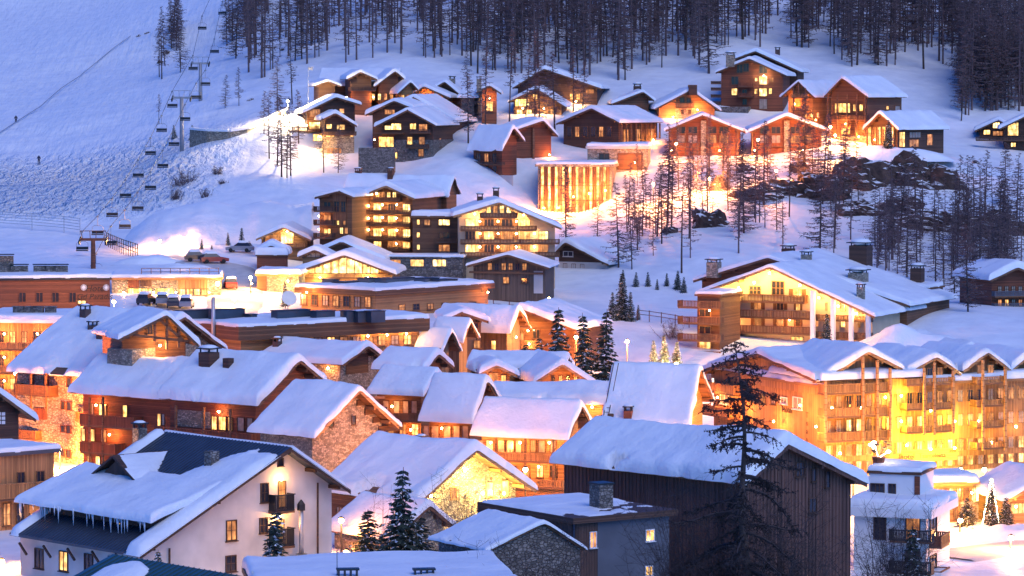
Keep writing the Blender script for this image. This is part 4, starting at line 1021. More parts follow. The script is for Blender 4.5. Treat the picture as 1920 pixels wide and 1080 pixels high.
# structures standing on the flat part of the roof
def roof_hut(px, py, D, w, d, hh, label, mat='larch_v'):
    P = at(px, py, D); o = empty('roof_hut', (P.x,P.y,H.zb+H.za-.6), R(24)); tag(o, label, 'hut', 'huts on the yellow lit hotel roof')
    MB().prism([(-w/2,-.5),(w/2,-.5),(w/2,hh),(0,hh+w*.28),(-w/2,hh)],-d/2,d/2).build('wall', M[mat], o)
    rr = MB().prism([(-w/2-.4,hh-.1),(0,hh+w*.3+.05),(w/2+.4,hh-.1),(w/2+.4,hh+.06),(0,hh+w*.3+.22),(-w/2-.4,hh+.06)],-d/2-.5,d/2+.4).build('roof', M['beam'], o)
    link('snow', snow_grid(lambda x: hh+.06+(w*.3+.16)*(1-abs(x)/(w/2+.4)), -w/2-.4, w/2+.4, -d/2-.5, d/2+.4, .4, px*.1), rr)
    MB().box(-.45,.45,-d/2-.05,-d/2-.004,-.3,hh-.3).build('door', M['dark'], o)
roof_hut(1795,655,384,3.4,4.5,2.0,'wooden hut with door and thick snow roof on the hotel roof')
roof_hut(1668,668,376,2.6,3,2.6,'tall narrow wooden stair tower with gabled snow roof')
roof_hut(1728,650,386,3,4,1.4,'low grey hut with pale snowy roof between two wooden huts','greywall')
roof_hut(1600,652,384,4,5,1.3,'low dark hut behind the first gable of the yellow lit hotel','dark_v')
roof_hut(1448,650,386,1.8,2,1.4,'little dark roof box left of the low hut','dark_v')
roof_hut(1500,655,384,1.8,2,1.0,'small grey roof box with snow lid near the bare larch','grey_v')

H = House('edge_chalet', 'dark red chalet with pale balconies at the right edge', (1908,500), 486, 18)
H.gable((1857,524), (1985,530), L=12, fo=1.2, so=.8, wall='red', snow=.8, down=8)
H.balc('F',1866,1935,546,558,1.2,'greywall',-1); H.balc('F',1866,1935,569,580,1.2,'greywall',-1); H.row('F',1868,1932,537,548,5,.5,('curtain',)); H.row('F',1868,1932,562,573,5,.5,('dim','lit','curtain'))
H = House('porch_chalet', 'small lit chalet front with pink snow roof by the street', (1962,892), 316, 12)
H.gable((1886,938), (2040,932), L=10, fo=1.4, so=.8, wall='larch', snow=.6, fascia='lbeam', down=4); H.win('F',1896,944,1930,962,'lity',4,0,None,'lbeam',False); H.lamp('F',1905,950,130,1.6,ORANGE); H.lamp('F',1915,985,110,2.5,ORANGE)
H = House('street_porch', 'low lit shop front with thick snow on its porch roof', (1838,903), 322, 14, 'shop')
H.flat(H.edge(1724,908)[0], 0, 5, H.za, .25, .5, 'larch', 'larch', .75, 4); H.row('F',1735,1832,916,938,7,.55,('lity','lit','dim'),0,sill=False); H.row('F',1735,1832,950,972,6,.4,('dim','dglass','lit'),0,sill=False); H.panel('F',1800,940,1834,985,'stone',.08,'stone_front'); H.lamp('F',1783,923,150,1.2,(1,.42,.08)); H.lamp('F',1822,924,150,1.2,(1,.42,.08)); H.lamp('F',1745,923,200,1.2,(1,.42,.08))

# ================================================================== upper chalets
def up(name, label, apex, D, rot, le, re, L, wall='brown', root=None, **kw):
    h = House(name, label, apex, D, rot, root=root); kw.setdefault('snow', .58); kw.setdefault('down', 8); kw.setdefault('fo', 1.2)
    back = kw.pop('back', None); h.gable(le, re, L=L, back=back, wall=wall, **kw); return h
H = up('many_gabled_chalet','rambling timber chalet with four snowy gables beside the white floodlight',(741,132),664,12,(704,160),(757,146),12,'brown')
up('x','',(677,134),662,12,(652,147),(707,148),9,'brown',H); q=up('x','',(615,151),660,12,(591,160),(638,160),8,'brown',H); q2=up('x','',(770,152),658,12,(746,174),(784,167),8,'larch',H)
up('x','',(750,131),674,82,(742,160),(758,156),None,'brown',H,back=(594,158),purl=False)
H.row('F',660,740,176,187,7,.45,('lit','lity','dim')); q.row('F',616,640,176,186,2,.5,('lit',)); q2.row('F',750,780,178,188,3,.5,('lit','dim')); H.balc('F',655,705,164,171,1.2,'dark_v',0); H.chimney(668,131,.9,.9,mat='stone')
for p in ((650,182,50),(700,182,50),(760,184,80)): H.lamp('F',p[0],p[1],p[2],1.0,ORANGE)
H = up('round_arch_chalet','stone based chalet with an arched glowing doorway and deep balconies',(630,181),647,10,(568,211),(676,195),13,'dark',base=None)
q=up('x','',(629,211),640,10,(601,224),(669,235),8,'dark',H)
q.panel('F',604,256,664,292,'stone',.12); H.panel('F',572,252,606,292,'stone',.1)
H.win('F',581,205,600,219,'lity',3,0,None,'beam',False); H.win('F',637,204,645,212,'lit',0,0,None,'beam',False); H.win('F',580,229,600,241,'lity',2,0,None,'beam',False); q.win('F',612,233,622,241,'lit',1,0,None,'beam',False); q.win('F',632,234,646,243,'lit',2,0,None,'beam',False)
q.win('F',588,252,606,264,'lity',2,0,None,'beam',False); q.win('F',612,254,626,264,'lit',2,0,None,'beam',False); q.win('F',639,253,644,260,'lity',0,0,None,'beam',False); q.win('F',657,253,662,260,'lit',0,0,None,'beam',False); q.win('F',613,277,640,289,'lity',3,0,None,'stone',False,d=.13)
H.balc('F',548,605,236,247,1.6,'dark_v',2); q.balc('F',605,668,246,254,1.2,'dark_v',1); q.lamp('F',601,256,120,1.2,(1,.5,.13)); H.lamp('F',575,235,120,1.0,(1,.5,.13)); q.lamp('F',590,280,200,2.0,(1,.5,.13))
H = up('stone_corner_chalet','large stone chalet with stepped gables above the retaining wall',(764,205),632,-16,(704,236),(817,234),14,'dark')
q=up('x','',(739,188),639,-16,(686,214),(774,202),12,'dark',H); q3=up('x','',(776,181),648,-16,(742,196),(853,227),14,'dark',H)
H.put(MB().box(H.xl-.1,H.xr+.1,H.fo-.12,H.yb+.1,-8,H.plane(760,262,'F')[1]),'stone_base','dstone')
for a in ((722,236,733,243,'lity'),(734,232,752,243,'lity'),(769,232,780,242,'lit'),(786,233,801,245,'lity'),(764,257,773,271,'lit'),(786,257,796,271,'lit'),(711,257,738,275,'lity'),(708,285,718,296,'lit'),(735,286,745,297,'lit'),(785,280,794,293,'dim')): H.win('F',a[0],a[1],a[2],a[3],a[4],1,0,None,'beam',False,d=.13)
q.win('F',722,206,740,214,'lit',3,0,None,'beam',False); H.balc('F',768,805,242,250,1.2,'dark_v',1); H.balc('F',762,802,270,278,1.2,'dark_v',1); H.winl('R',5,6,3,4.5,'dim',0,0,None,'beam')
H.put(MB().box(H.plane(702,256,'F',1.2)[0],H.plane(756,252,'F',1.2)[0],H.fo-1.8,H.fo-.1,H.plane(730,251,'F')[1],H.plane(730,249,'F')[1]),'porch_roof','beam'); H.lamp('F',702,262,60,.8,ORANGE)
rw = MB().slab([(0,0),(6.5,-1.2),(6.7,-.4),(.2,.9)],-7,-.2).build('retaining_wall',M['dstone']); rw.location = at(672,275,627); tag(rw,'grey stone retaining wall below the large stone chalet','wall')
H = up('low_gable_chalet','chalet with two low overlapping gables under a tall larch',(795,161),662,-10,(770,177),(843,182),10,'larch'); up('x','',(834,152),668,-10,(810,166),(870,183),10,'brown',H); H.row('F',780,835,183,194,4,.5,('lit','dim')); H.lamp('F',800,182,60,.8,ORANGE); H.chimney(848,157,1.0,1.0,mat='stone')
H = up('turret_chalet','stone chalet with small turret gable and tall glowing window',(918,159),657,0,(894,171),(940,174),8,'brown'); H.win('F',912,190,924,208,'lit',1,1,None,'beam'); q=up('x','',(905,168),663,78,(898,182),(916,180),None,'dstone',H,back=(866,180),purl=False); H.chimney(898,157,.9,.9,mat='stone'); H.lamp('F',918,185,70,.8,ORANGE)
H = up('forest_chalet','wide dark chalet half hidden behind larch trunks',(1020,128),680,-8,(961,164),(1127,165),15,'dark'); q=up('x','',(1006,165),666,-8,(953,190),(1060,199),10,'dark',H)
q.win('F',966,186,992,199,'lity',4,1,None,'beam',False); q.win('F',1000,177,1007,185,'lit',0,0,None,'beam',False); H.win('F',1099,168,1113,175,'lity',2,0,None,'beam',False); q.row('F',1005,1055,206,217,4,.6,('lit','lity')); q.row('F',966,1000,206,217,2,.6,('lity',)); H.row('F',1066,1090,176,186,2,.5,('lit',)); q.lamp('F',1020,203,140,1.2,(1,.5,.13)); H.lamp('F',1080,190,160,1.5,(1,.5,.13)); q.lamp('F',980,203,120,1.2,(1,.5,.13))
H = up('red_box_chalet','red timber chalet on a pale plinth left of the glass pavilion',(962,238),622,40,(942,281),(984,264),None,'red',back=(878,278)); H.row('L',890,935,288,304,3,.5,('dglass','dim')); H.row('L',890,935,312,326,3,.5,('dglass',)); H.panel('L',888,328,962,356,'plaster',.06); H.balc('L',888,940,303,310,.9,'dark_v',0)
H = up('red_tower_chalet','tall red timber tower house with snowy gable beside the pavilion',(1019,225),632,18,(957,246),(1046,254),11,'red'); H.bar('F',1000,240,1000,300,.3,.4); H.lamp('F',1030,290,50,.8,ORANGE)
H = up('dark_long_chalet','big dark chalet with posts along its right side above the pavilion',(1109,202),640,-30,(1043,231),(1162,229),17,'dark'); H.row('F',1060,1150,238,256,6,.5,('dglass','dim','dglass')); 
for k in range(9): H.put(MB().box(H.ur-.35,H.ur-.1,1+k*1.9,1.25+k*1.9,-3,H.zr-.3),'post','beam')
for y in (3,8,13): H.winl('R',y,y+2,1.5,4,'dim',1,0,None,'beam')
H.lamp('R',1225,262,130,1.0,ORANGE)

# --- glass pavilion
H = House('glass_pavilion', 'tall glass fronted pavilion glowing orange between vertical fins on the cliff', (1152,308), 612, -6, 'building')
H.flat(H.edge(1003,302)[0], 0, 12, H.za, .45, .5, 'stone', 'stone', .5, 4)
x0_, x1_ = H.xl+.5, H.xr-.3; zt_ = H.za-.5; n = 20
for k in range(n):
    a, b = x0_+(x1_-x0_)*k/n, x0_+(x1_-x0_)*(k+1)/n
    drop = 9.6 if k < n*.6 else 9.6-4.5*(k-n*.6)/(n*.4)
    w = H.put(MB().box(a-.07,a+.07,H.fo-.5,H.fo-.003,zt_-drop,zt_),'window','red')
    kind = ('lit','larch_v','lity','larch_v','lit','dim')[k % 6]
    H.put(MB().box(a+.09,b-.09,H.fo-.1,H.fo+.02,zt_-drop,zt_),'pane' if 'l' == kind[0] and kind != 'larch_v' or kind == 'dim' else 'timber_panel',kind,w)
for f in (.35,.62): H.put(MB().box(x0_,x1_,H.fo-.3,H.fo-.12,zt_-9.6*f,zt_-9.6*f+.12),'floor_edge','beam')
for px in (1020,1045,1075,1105,1135): H.lamp('F',px,372-(px-1060)*.2 if px > 1060 else 390,330,1.6,ORANGE)
q = House('x','', (1217,274), 622, -6, root=H); q.flat(q.edge(1098,274)[0], 0, 9, q.za, .5, .3, 'stone', 'plaster', .5, 5); q.win('F',1124,288,1142,300,'dglass',1,0,None,'dark'); q.panel('F',1158,287,1205,318,'brown',.1)
q.lamp('F',1190,305,260,2.0,ORANGE)
H = up('orange_gable_chalet','orange lit wooden chalet with stone panel behind the row of front chalets',(1295,168),668,4,(1228,203),(1350,206),15,'larch'); q=up('x','',(1206,171),673,4,(1149,193),(1226,187),9,'brown',H)
H.panel('F',1266,203,1304,232,'stone',.08); H.row('F',1272,1300,206,213,2,.35,('dglass',),0,d=.09); H.win('F',1275,183,1283,192,'dglass',1,0,None,'beam'); H.win('F',1288,184,1295,192,'dglass',1,0,None,'beam'); H.balc('F',1268,1302,194,202,1.0,'larch_v',0)
for p in ((1262,219,240),(1308,206,160),(1240,226,200)): H.lamp('F',p[0],p[1],p[2],1.0,ORANGE)
H.chimney(1300,165,1.6,.6,mat='dark',cap=False); q.chimney(1195,168,1.4,.7,mat='dark')
H = up('five_storey_chalet','tall five storey red timber chalet with side galleries at the forest edge',(1405,109),678,-12,(1342,135),(1475,141),12,'red',down=12); q=up('x','',(1416,95),690,-12,(1370,112),(1502,134),12,'dark',H,down=10)
for a in ((1424,143,1438,158,'lity'),(1424,166,1438,180,'lity'),(1372,166,1382,178,'lity'),(1416,146,1420,152,'lity'),(1445,146,1450,153,'lity'),(1415,167,1420,176,'lit'),(1442,166,1447,176,'lit'),(1372,144,1384,158,'dglass'),(1382,121,1392,136,'dglass'),(1394,119,1404,134,'dglass'),(1424,123,1438,137,'dglass'),(1424,186,1438,204,'curtain'),(1392,168,1400,176,'dglass'),(1393,186,1400,196,'dglass')): H.win('F',a[0],a[1],a[2],a[3],a[4],1,0,None,'beam',False)
for y in (155,174): H.balc('F',1384,1412,y,y+8,1.1,'red_v',1)
for y in (152,164,177,190): H.balcl('L',1.0,5.0,H.plane(1350,y+6,'F')[1],H.plane(1350,y,'F')[1],2.0,'dark_v')
H.lamp('F',1432,142,80,.8,(1,.7,.3)); H.lamp('F',1419,224,120,.8,ORANGE); H.chimney(1368,112,1.6,1.0,mat='stone'); q.chimney(1458,104,.9,1.2)
H.put(MB().box(H.plane(1350,200,'F')[0],H.plane(1408,200,'F')[0],H.fo-4,H.fo-.01,-6,H.plane(1380,200,'F')[1]),'stone_terrace','dstone')
for ap, le, re, lb, cx in (((1317,215),(1248,244),(1398,247),'left of two matching red chalets with stone piers on the lamplit terrace',1319),((1475,216),(1406,246),(1550,244),'right of two matching red chalets with stone piers on the lamplit terrace',1475)):
    H = up('front_chalet', lb, ap, 637, -2 if cx < 1400 else 0, le, re, 11, 'red'); H.o['group'] = 'matching front chalets on the terrace'
    H.panel('F',cx-5,226,cx+5,292,'stone',.35,'stone_pier')
    for dx in (-42,-20,16,38): H.win('F',cx+dx-8,238,cx+dx+8,250,'dglass',1,0,None,'beam',False); H.win('F',cx+dx-8,254,cx+dx+8,268,'curtain' if dx < 0 else 'dim',1,0,None,'beam',False)
    H.balc('F',cx-58,cx-8,268,276,.9,'red_v',0); H.balc('F',cx+8,cx+58,268,276,.9,'red_v',0)
    for dx in (-64,-34,34,64): H.bar('F',cx+dx,246,cx+dx,292,.5,.28)
    for dx in (-60,30,70): H.lamp('F',cx+dx,282,110,1.4,ORANGE)
H = up('open_truss_chalet','orange timber chalet with open balcony truss right of the tall chalet',(1497,152),657,-30,(1465,180),(1527,181),15,'larch'); H.balc('F',1484,1514,176,184,1.6,'larch_v',0); H.balc('F',1484,1514,200,208,1.6,'larch_v',0); H.row('F',1505,1540,212,220,3,.4,('lit','lity'))
for a in ((1488,165,1488,215),(1510,165,1510,215),(1497,158,1497,176)): H.bar('F',*a,1.4,.25)
H.lamp('F',1490,195,120,.8,ORANGE); H.lamp('F',1530,225,200,1.0,ORANGE)
H = up('tall_posted_chalet','tall timber chalet with full height posts and arched garage doors',(1579,145),652,-35,(1545,180),(1628,181),15,'brown')
H.win('F',1566,194,1594,211,'lity',3,0,None,'beam',False); H.win('F',1600,196,1606,208,'lit',0,0,None,'beam',False); H.win('F',1612,196,1618,208,'lit',0,0,None,'beam',False); H.row('F',1572,1620,216,222,4,.6,('dim',)); H.win('F',1578,240,1594,252,'lity',2,0,None,'beam',False); H.row('F',1600,1622,238,248,2,.5,('dim',))
H.win('R',1661,199,1666,205,'lity',0,0,None,'beam',False); H.win('R',1678,199,1687,209,'lity',0,0,None,'beam',False); H.panel('F',1570,254,1626,284,'stone',.1,'stone_front'); H.win('F',1597,264,1616,283,'larch_v',0,0,None,'stone',False,d=.12); H.win('F',1576,262,1590,283,'dark_v',0,0,None,'stone',False,d=.12)
for px in (1552,1570,1588,1606,1622): H.bar('F',px,176,px,256,1.2,.26)
H.balc('F',1552,1624,216,226,1.3,'dark_v',0)
for p in ((1585,232,200),(1610,256,260),(1560,260,260)): H.lamp('F',p[0],p[1],p[2],1.4,ORANGE)
H = up('glazed_end_chalet','low chalet with glazed end and long snowy roof beside a dark spruce',(1649,211),638,-40,(1620,241),(1684,242),17,'dark')
for k in range(6): H.bar('F',1626+k*10,244-abs(k-2.2)*2,1626+k*10,278,.25,.22)
H.row('F',1626,1680,238,270,6,.6,('lit','dim','lity'),0,sill=False); H.win('R',1686,248,1696,275,'lit',1,1,None,'beam',False); H.win('R',1705,248,1726,258,'lity',3,0,None,'beam',False); H.win('R',1705,262,1722,275,'dim',2,0,None,'beam',False); H.win('R',1738,252,1748,272,'dim',1,0,None,'beam',False); H.chimney(1712,216,1.4,.5,mat='stone',cap=False)
H.lamp('F',1640,262,160,1.4,ORANGE)
H = up('hillside_chalet','dim chalet with lit gable windows at the far right below the forest',(1872,224),668,-8,(1828,244),(1896,236),10,'dark'); H.win('F',1862,230,1874,240,'lity',2,0,None,'beam',False); H.win('F',1845,244,1856,252,'lit',1,0,None,'beam',False); H.win('F',1862,246,1880,254,'dim',2,0,None,'beam',False)
H = up('edge_hill_chalet','chalet with tall lit window cross at the right edge',(1925,216),660,-6,(1875,240),(1990,246),10,'dark'); H.win('F',1890,230,1909,254,'lity',1,1,None,'beam',False); H.win('F',1896,268,1904,275,'lit',1,0,None,'beam',False); H.win('F',1897,290,1907,298,'lity',1,0,None,'beam',False); H.balc('F',1830,1960,256,264,1.5,'dark_v',1)

# ================================================================== trees
def larch_proto(seed, h=20.0, nb=70, twigs=8, spread=0.17, low=0.2, tw=0.075):
    rr = random.Random(seed); t = MB(); c = MB()
    bend = rr.uniform(-.5,.5), rr.uniform(-.5,.5)
    def ax(z): f = z/h; return Vector((bend[0]*f*f*1.2, bend[1]*f*f*1.2, z))
    zs = [-1.5, 0, h*.2, h*.45, h*.7, h*.9, h]
    t.tube([ax(z) for z in zs], [h*.0115, h*.0105, h*.009, h*.007, h*.0045, h*.002, .02], 6)
    for i in range(nb):
        q = low+(1-low)*(i+rr.random())/nb; z = h*q
        L = h*spread*((1-q)**.75)*rr.uniform(.55,1.15)+.35
        if q < low+.12: L *= rr.uniform(.3,.8)
        a = rr.uniform(0, 6.283); d = Vector((math.cos(a), math.sin(a), 0)); p0 = ax(z)
        dr = rr.uniform(.05,.32); p1 = p0+d*L*.5+Vector((0,0,-dr*L*.45)); p2 = p0+d*L+Vector((0,0,-dr*L*.7+.12*L))
        c.tube([p0,p1,p2], [.045+.014*L, .035+.012*L, .02], 3, False)
        side = Vector((-d.y, d.x, 0))
        for k in range(twigs):
            f = rr.uniform(.2,1.0); b = p0.lerp(p1, f*2) if f < .5 else p1.lerp(p2, f*2-1)
            l = rr.uniform(.35,1.0)*(.65+.14*L)
            e = b + (d*rr.uniform(-.1,.7)+side*rr.uniform(-1,1)+Vector((0,0,rr.uniform(-.8,.15))))*l
            w = Vector((rr.uniform(-1,1),rr.uniform(-1,1),rr.uniform(-1,1))).normalized()*tw
            c.tri(b-w, b+w, e)
    return t.mesh('trunk', M['bark'], None, True), c.mesh('crown', M['twig'])
def spruce_proto(seed, h=10.0, layers=24, mat='needle', wid=0.2):
    rr = random.Random(seed); t = MB(); c = MB()
    t.tube([(0,0,-1),(0,0,h*.5),(0,0,h)], [h*.018, h*.012, .02], 6)
    for i in range(layers):
        q = .06+.94*i/layers; z = h*q; R_ = h*wid*(1-q)**.85+.12
        n = max(5, int(13*(1-q)+5))
        for k in range(n):
            a = 6.283*(k+rr.random())/n; L = R_*rr.uniform(.62,1.18); d = Vector((math.cos(a),math.sin(a),0)); s = Vector((-d.y,d.x,0))
            p0 = Vector((0,0,z+rr.uniform(-.1,.1))); droop = rr.uniform(.2,.5)
            p2 = p0+d*L+Vector((0,0,-droop*L+.1*L))
            c.tube([p0,p2],[.03,.008],3,False)
            for m in range(max(4, int(9*L/ (h*.12)))):
                f = rr.uniform(.15,1); b = p0.lerp(p2,f); l = h*.042*rr.uniform(.6,1.3)*(1.15-f*.4)
                for sg in (-1,1):
                    e = b+(d*.55+s*sg*rr.uniform(.5,1)+Vector((0,0,rr.uniform(-.55,.1))))*l
                    w = Vector((rr.uniform(-.4,.4),rr.uniform(-.4,.4),rr.uniform(.4,1))).normalized()*h*.0115
                    c.tri(b-w,b+w,e)
    cm = c.mesh('crown', M[mat]); cm.materials.append(M['snow'])
    for pl in cm.polygons:
        if len(pl.vertices) == 3 and rr.random() < .13: pl.material_index = 1
    return t.mesh('trunk', M['bark'], None, True), cm
LARCH = [larch_proto(s, 20, nb, tw, sp, lo) for s, nb, tw, sp, lo in ((1,80,15,.23,.16),(2,70,14,.19,.28),(3,90,16,.26,.1),(4,62,12,.16,.4),(5,80,14,.21,.22))]
DENSE = [larch_proto(s, 20, 130, 22, .23, .06) for s in (11,12,13)]
SPRUCE = [spruce_proto(s, 10, 24, 'needle', w) for s, w in ((1,.22),(2,.26),(3,.19))]
TREES = []
def tree(protos, pos, h, name, label, group, base=20.0, wide=1.0):
    tm, cm = random.choice(protos); s = h/base
    o = empty(name, pos, random.uniform(0,6.28)); o.rotation_euler = (random.gauss(0,.022), random.gauss(0,.022), random.uniform(0,6.28)); wide *= random.uniform(.8,1.25) if base > 15 else 1; o.scale = (s*wide, s*wide, s); tag(o, label, 'tree', group)
    link('trunk', tm, o); link('crown', cm, o); TREES.append(o); return o
LL = 'bare brown larch standing in the forest above the chalets'; LG = 'larches of the forest above the chalets'
CL = 'bare larch growing on the rocky bank below the lamplit terrace'; CG = 'larches on the rocky bank'
random.seed(11)
KEEP = [(545,120,872,330),(872,150,1130,410),(1000,260,1255,410),(1145,150,1360,300),(1335,90,1560,300),(1460,130,1800,288),(1820,210,1930,300),(580,320,1055,560)]
def free(px, py): return not any(a < px < c and b < py < d for a, b, c, d in KEEP)
def scatter(n, x0, x1, y0, y1, protos, h0, h1, name, label, group, dens=None, gap=7):
    pts = []; tries = 0
    while len(pts) < n and tries < n*40:
        tries += 1
        px, py = random.uniform(x0,x1), random.uniform(y0,y1)
        if not free(px, py) or (dens and random.random() > dens(px, py)): continue
        if any(abs(px-a) < gap and abs(py-b) < gap*1.5 for a, b in pts): continue
        pts.append((px, py)); tree(protos, ground_hit(px, py)-Vector((0,0,.3)), random.uniform(h0,h1), name, label, group)
scatter(84, 440, 1925, 0, 105, LARCH, 15, 24, 'larch_tree', LL, LG, lambda px, py: .55+.45*(px > 800))
scatter(26, 820, 1330, 75, 165, LARCH, 13, 21, 'larch_tree', LL, LG)
scatter(36, 1480, 1925, 40, 150, LARCH+DENSE, 16, 25, 'larch_tree', LL, LG)
scatter(26, 1715, 1925, 130, 285, DENSE+LARCH, 12, 20, 'larch_tree', LL, LG)
scatter(14, 500, 620, 55, 125, LARCH, 10, 16, 'larch_tree', LL, LG)
scatter(11, 296, 345, 55, 150, LARCH+DENSE, 9, 15, 'larch_tree', 'larch in the small grove beside the ski lift line', 'larches beside the ski lift', None, 4)
scatter(9, 425, 482, 5, 110, DENSE+LARCH, 12, 18, 'larch_tree', 'larch in the small grove beside the ski lift line', 'larches beside the ski lift', None, 4)
for px, py, h in ((298,232,6),(422,205,7),(448,200,8),(505,300,12),(520,310,13),(528,335,14),(545,332,14),(538,338,12),(560,280,11),(495,260,9),(520,215,11),(548,200,12)):
    tree(LARCH, ground_hit(px,py), h, 'larch_tree', 'slender larch on the open snow left of the upper chalets', 'larches left of the upper chalets')
for px, py, D, h in ((607,316,625,10),(634,312,625,9),(878,262,640,13),(875,180,672,11),(910,230,650,16),(955,215,658,18),(985,230,650,17),(1003,236,648,20),(1012,240,646,17),(1075,215,655,16),(1040,218,655,15),(1090,222,652,14)):
    P = at(px,py,D); P.z = min(P.z, hz(P.x,P.y)); tree(LARCH, P, h, 'larch_tree', 'larch trunk rising in front of the upper chalets', 'larches among the upper chalets')
scatter(16, 1165, 1300, 320, 470, LARCH, 9, 15, 'larch_tree', CL, CG)
scatter(27, 1300, 1620, 330, 480, LARCH+DENSE[:1], 10, 16, 'larch_tree', CL, CG)
scatter(38, 1600, 1925, 350, 540, LARCH+DENSE, 8.5, 14, 'larch_tree', CL, CG, lambda px, py: (1 if py > 405 else .1) if px < 1815 else (1 if py > 390 else .15))
for px, py, h in ((1062,480,15),(1120,455,8),(1160,505,14),(1185,510,13),(1196,470,9),(1278,515,17),(1225,480,8),(1075,400,9),(1195,350,8),(1205,352,7),(1300,340,10),(1440,345,11),(1505,345,10),(1355,340,9)):
    tree(LARCH, ground_hit(px,py)-Vector((0,0,.3)), h, 'larch_tree', CL, CG)
for px, py, h in ((1838,560,14),(1815,585,12),(1872,570,13),(1790,560,12)): tree(DENSE, ground_hit(px,py), h, 'larch_tree', 'dense bare larch between the gabled hotel and the right edge chalet', 'larches beside the right edge chalet')

# far part of the forest, too thick to count
def far_forest():
    rr = random.Random(5); out = MB(); src = larch_proto(21, 18, 44, 8, .19, .15, .1)
    sv = [v.co.copy() for m in src for v in m.vertices]; n0 = len(src[0].vertices)
    sf = [tuple(p.vertices) for p in src[0].polygons] + [tuple(i+n0 for i in p.vertices) for p in src[1].polygons]
    for k in range(680):
        px = rr.choice((rr.uniform(1080,1925), rr.uniform(1500,1925), rr.uniform(560,1925))); py = rr.uniform(-30, 95) if px > 800 else rr.uniform(-30,60)
        if px > 1540: py = rr.uniform(-30,190)
        if k % 11 == 0: px = rr.uniform(1640,1925); py = rr.uniform(430,540)
        if k % 9 == 1: px = rr.uniform(1790,1925); py = rr.uniform(160,215)
        if k % 3 == 0 and k % 11: px = rr.uniform(455,1430); py = rr.uniform(20,152)
        if k % 30 == 2: px = rr.uniform(1180,1620); py = rr.uniform(330,490)
        if not free(px, py): continue
        P = ground_hit(px, py); s = rr.uniform(.75,1.25)*(.6 if py > 300 else 1.0); a = rr.uniform(0,6.28); ca, sa = math.cos(a)*s, math.sin(a)*s; i = len(out.v)
        out.v += [(P.x+v.x*ca-v.y*sa, P.y+v.x*sa+v.y*ca, P.z+v.z*s) for v in sv]; out.f += [tuple(i+j for j in f) for f in sf]
    tag(out.build('distant_forest', M['twig']), 'mass of distant bare larches high on the slope', 'forest', kind='stuff')
far_forest()

def spr(px, py, hpx, label, group=None, D=None, wide=1.0):
    P = at(px, py, D) if D else ground_hit(px, py)
    h = hpx*math.hypot(P.x, P.y)/F_PX
    P.z -= .2
    o = tree(SPRUCE, P, h, 'spruce_tree', label, group, 10.0, wide)
    if not group: o['category'] = 'tree'
    return o
for k, (px, py, h, l) in enumerate(((1045,688,112,'tall brown tinged spruce left of the orange street lamp'),(1102,694,108,'dark slender spruce between two orange street lamps'),(1132,690,112,'dark spruce just left of the brightest street lamp'),(985,675,32,'young spruce in front of the lamplit balcony'),(1010,690,60,'dark spruce at the foot of the tall brown tinged spruce'))):
    P = at(px, py, 416+k); P.z = hz(P.x,P.y); top = py-h; zt = at(px, top, 416+k).z
    tree(SPRUCE, P, max(3, zt-P.z), 'spruce_tree', l, None, 10.0)
for px, py, h, l_ in ((1165,600,92,'tallest'),(1182,603,60,'second tallest'),(1148,602,58,'leftmost'),(1196,600,32,'smallest')): spr(px,py,h,l_+' spruce in the tight clump left of the snowy field','spruces in the clump by the field')
for k, (px, py, h) in enumerate(((1168,540,38),(1192,543,36),(1215,545,38),(1232,548,28),(1250,545,36),(1270,548,44),(1282,552,36))): spr(px,py,h,('leftmost','second','third','fourth','fifth','sixth','rightmost')[k]+' young spruce of the row behind the snowy field','spruces in a row behind the field')
for px, py, h, l_ in ((1226,692,58,'left'),(1246,694,70,'middle'),(1268,690,54,'right')): spr(px,py,h,l_+' snow dusted spruce lit from below beside the gabled hotel','lit spruces by the gabled hotel',438)
for px, py, h, l in ((378,470,24,'broad little spruce in front of the floodlit snow bank'),(397,470,14,'tiniest spruce in front of the floodlit snow bank'),(428,463,30,'narrow spruce in front of the floodlit snow bank'),(453,470,46,'tallest spruce in front of the floodlit snow bank')): spr(px,py,h,l)
spr(327,262,30,'small spruce left of the lift pylon'); spr(360,262,30,'small spruce right of the lift pylon'); spr(828,96,18,'single tiny spruce in a forest clearing'); spr(1665,284,62,'snow dusted spruce before the glazed end chalet',None,630); spr(1550,640,56,'spruce between the white pillars of the gabled hotel',None,448); spr(535,572,46,'spruce in front of the bright restaurant wall',None,490)
for px, D, top, l, w in ((748,270,876,'tall dark spruce in front of the floodlit chalet',1.0),(508,262,953,'dark spruce against the white gable wall',1.2),(1718,258,985,'dark spruce in front of the white apartment block',1.15),(292,262,1030,'small spruce tip at the corner of the white house',1.0),(690,276,955,'low reddish spruce left of the tall dark spruce',1.6),(790,276,968,'low spruce right of the tall dark spruce',1.4)):
    P = at(px, 1000, D); P.z = hz(P.x,P.y); tree(SPRUCE, P, at(px,top,D).z-P.z, 'spruce_tree', l, None, 10.0, w)
for px, py, l in ((1812,985,'dark fir by the lit street'),(1885,985,'small fir right of the fairy light tree'),):
    P = at(px, py, 314); P.z = 0.2; tree(SPRUCE, P, 3.2, 'fir_tree', l, None, 10.0, 1.5)

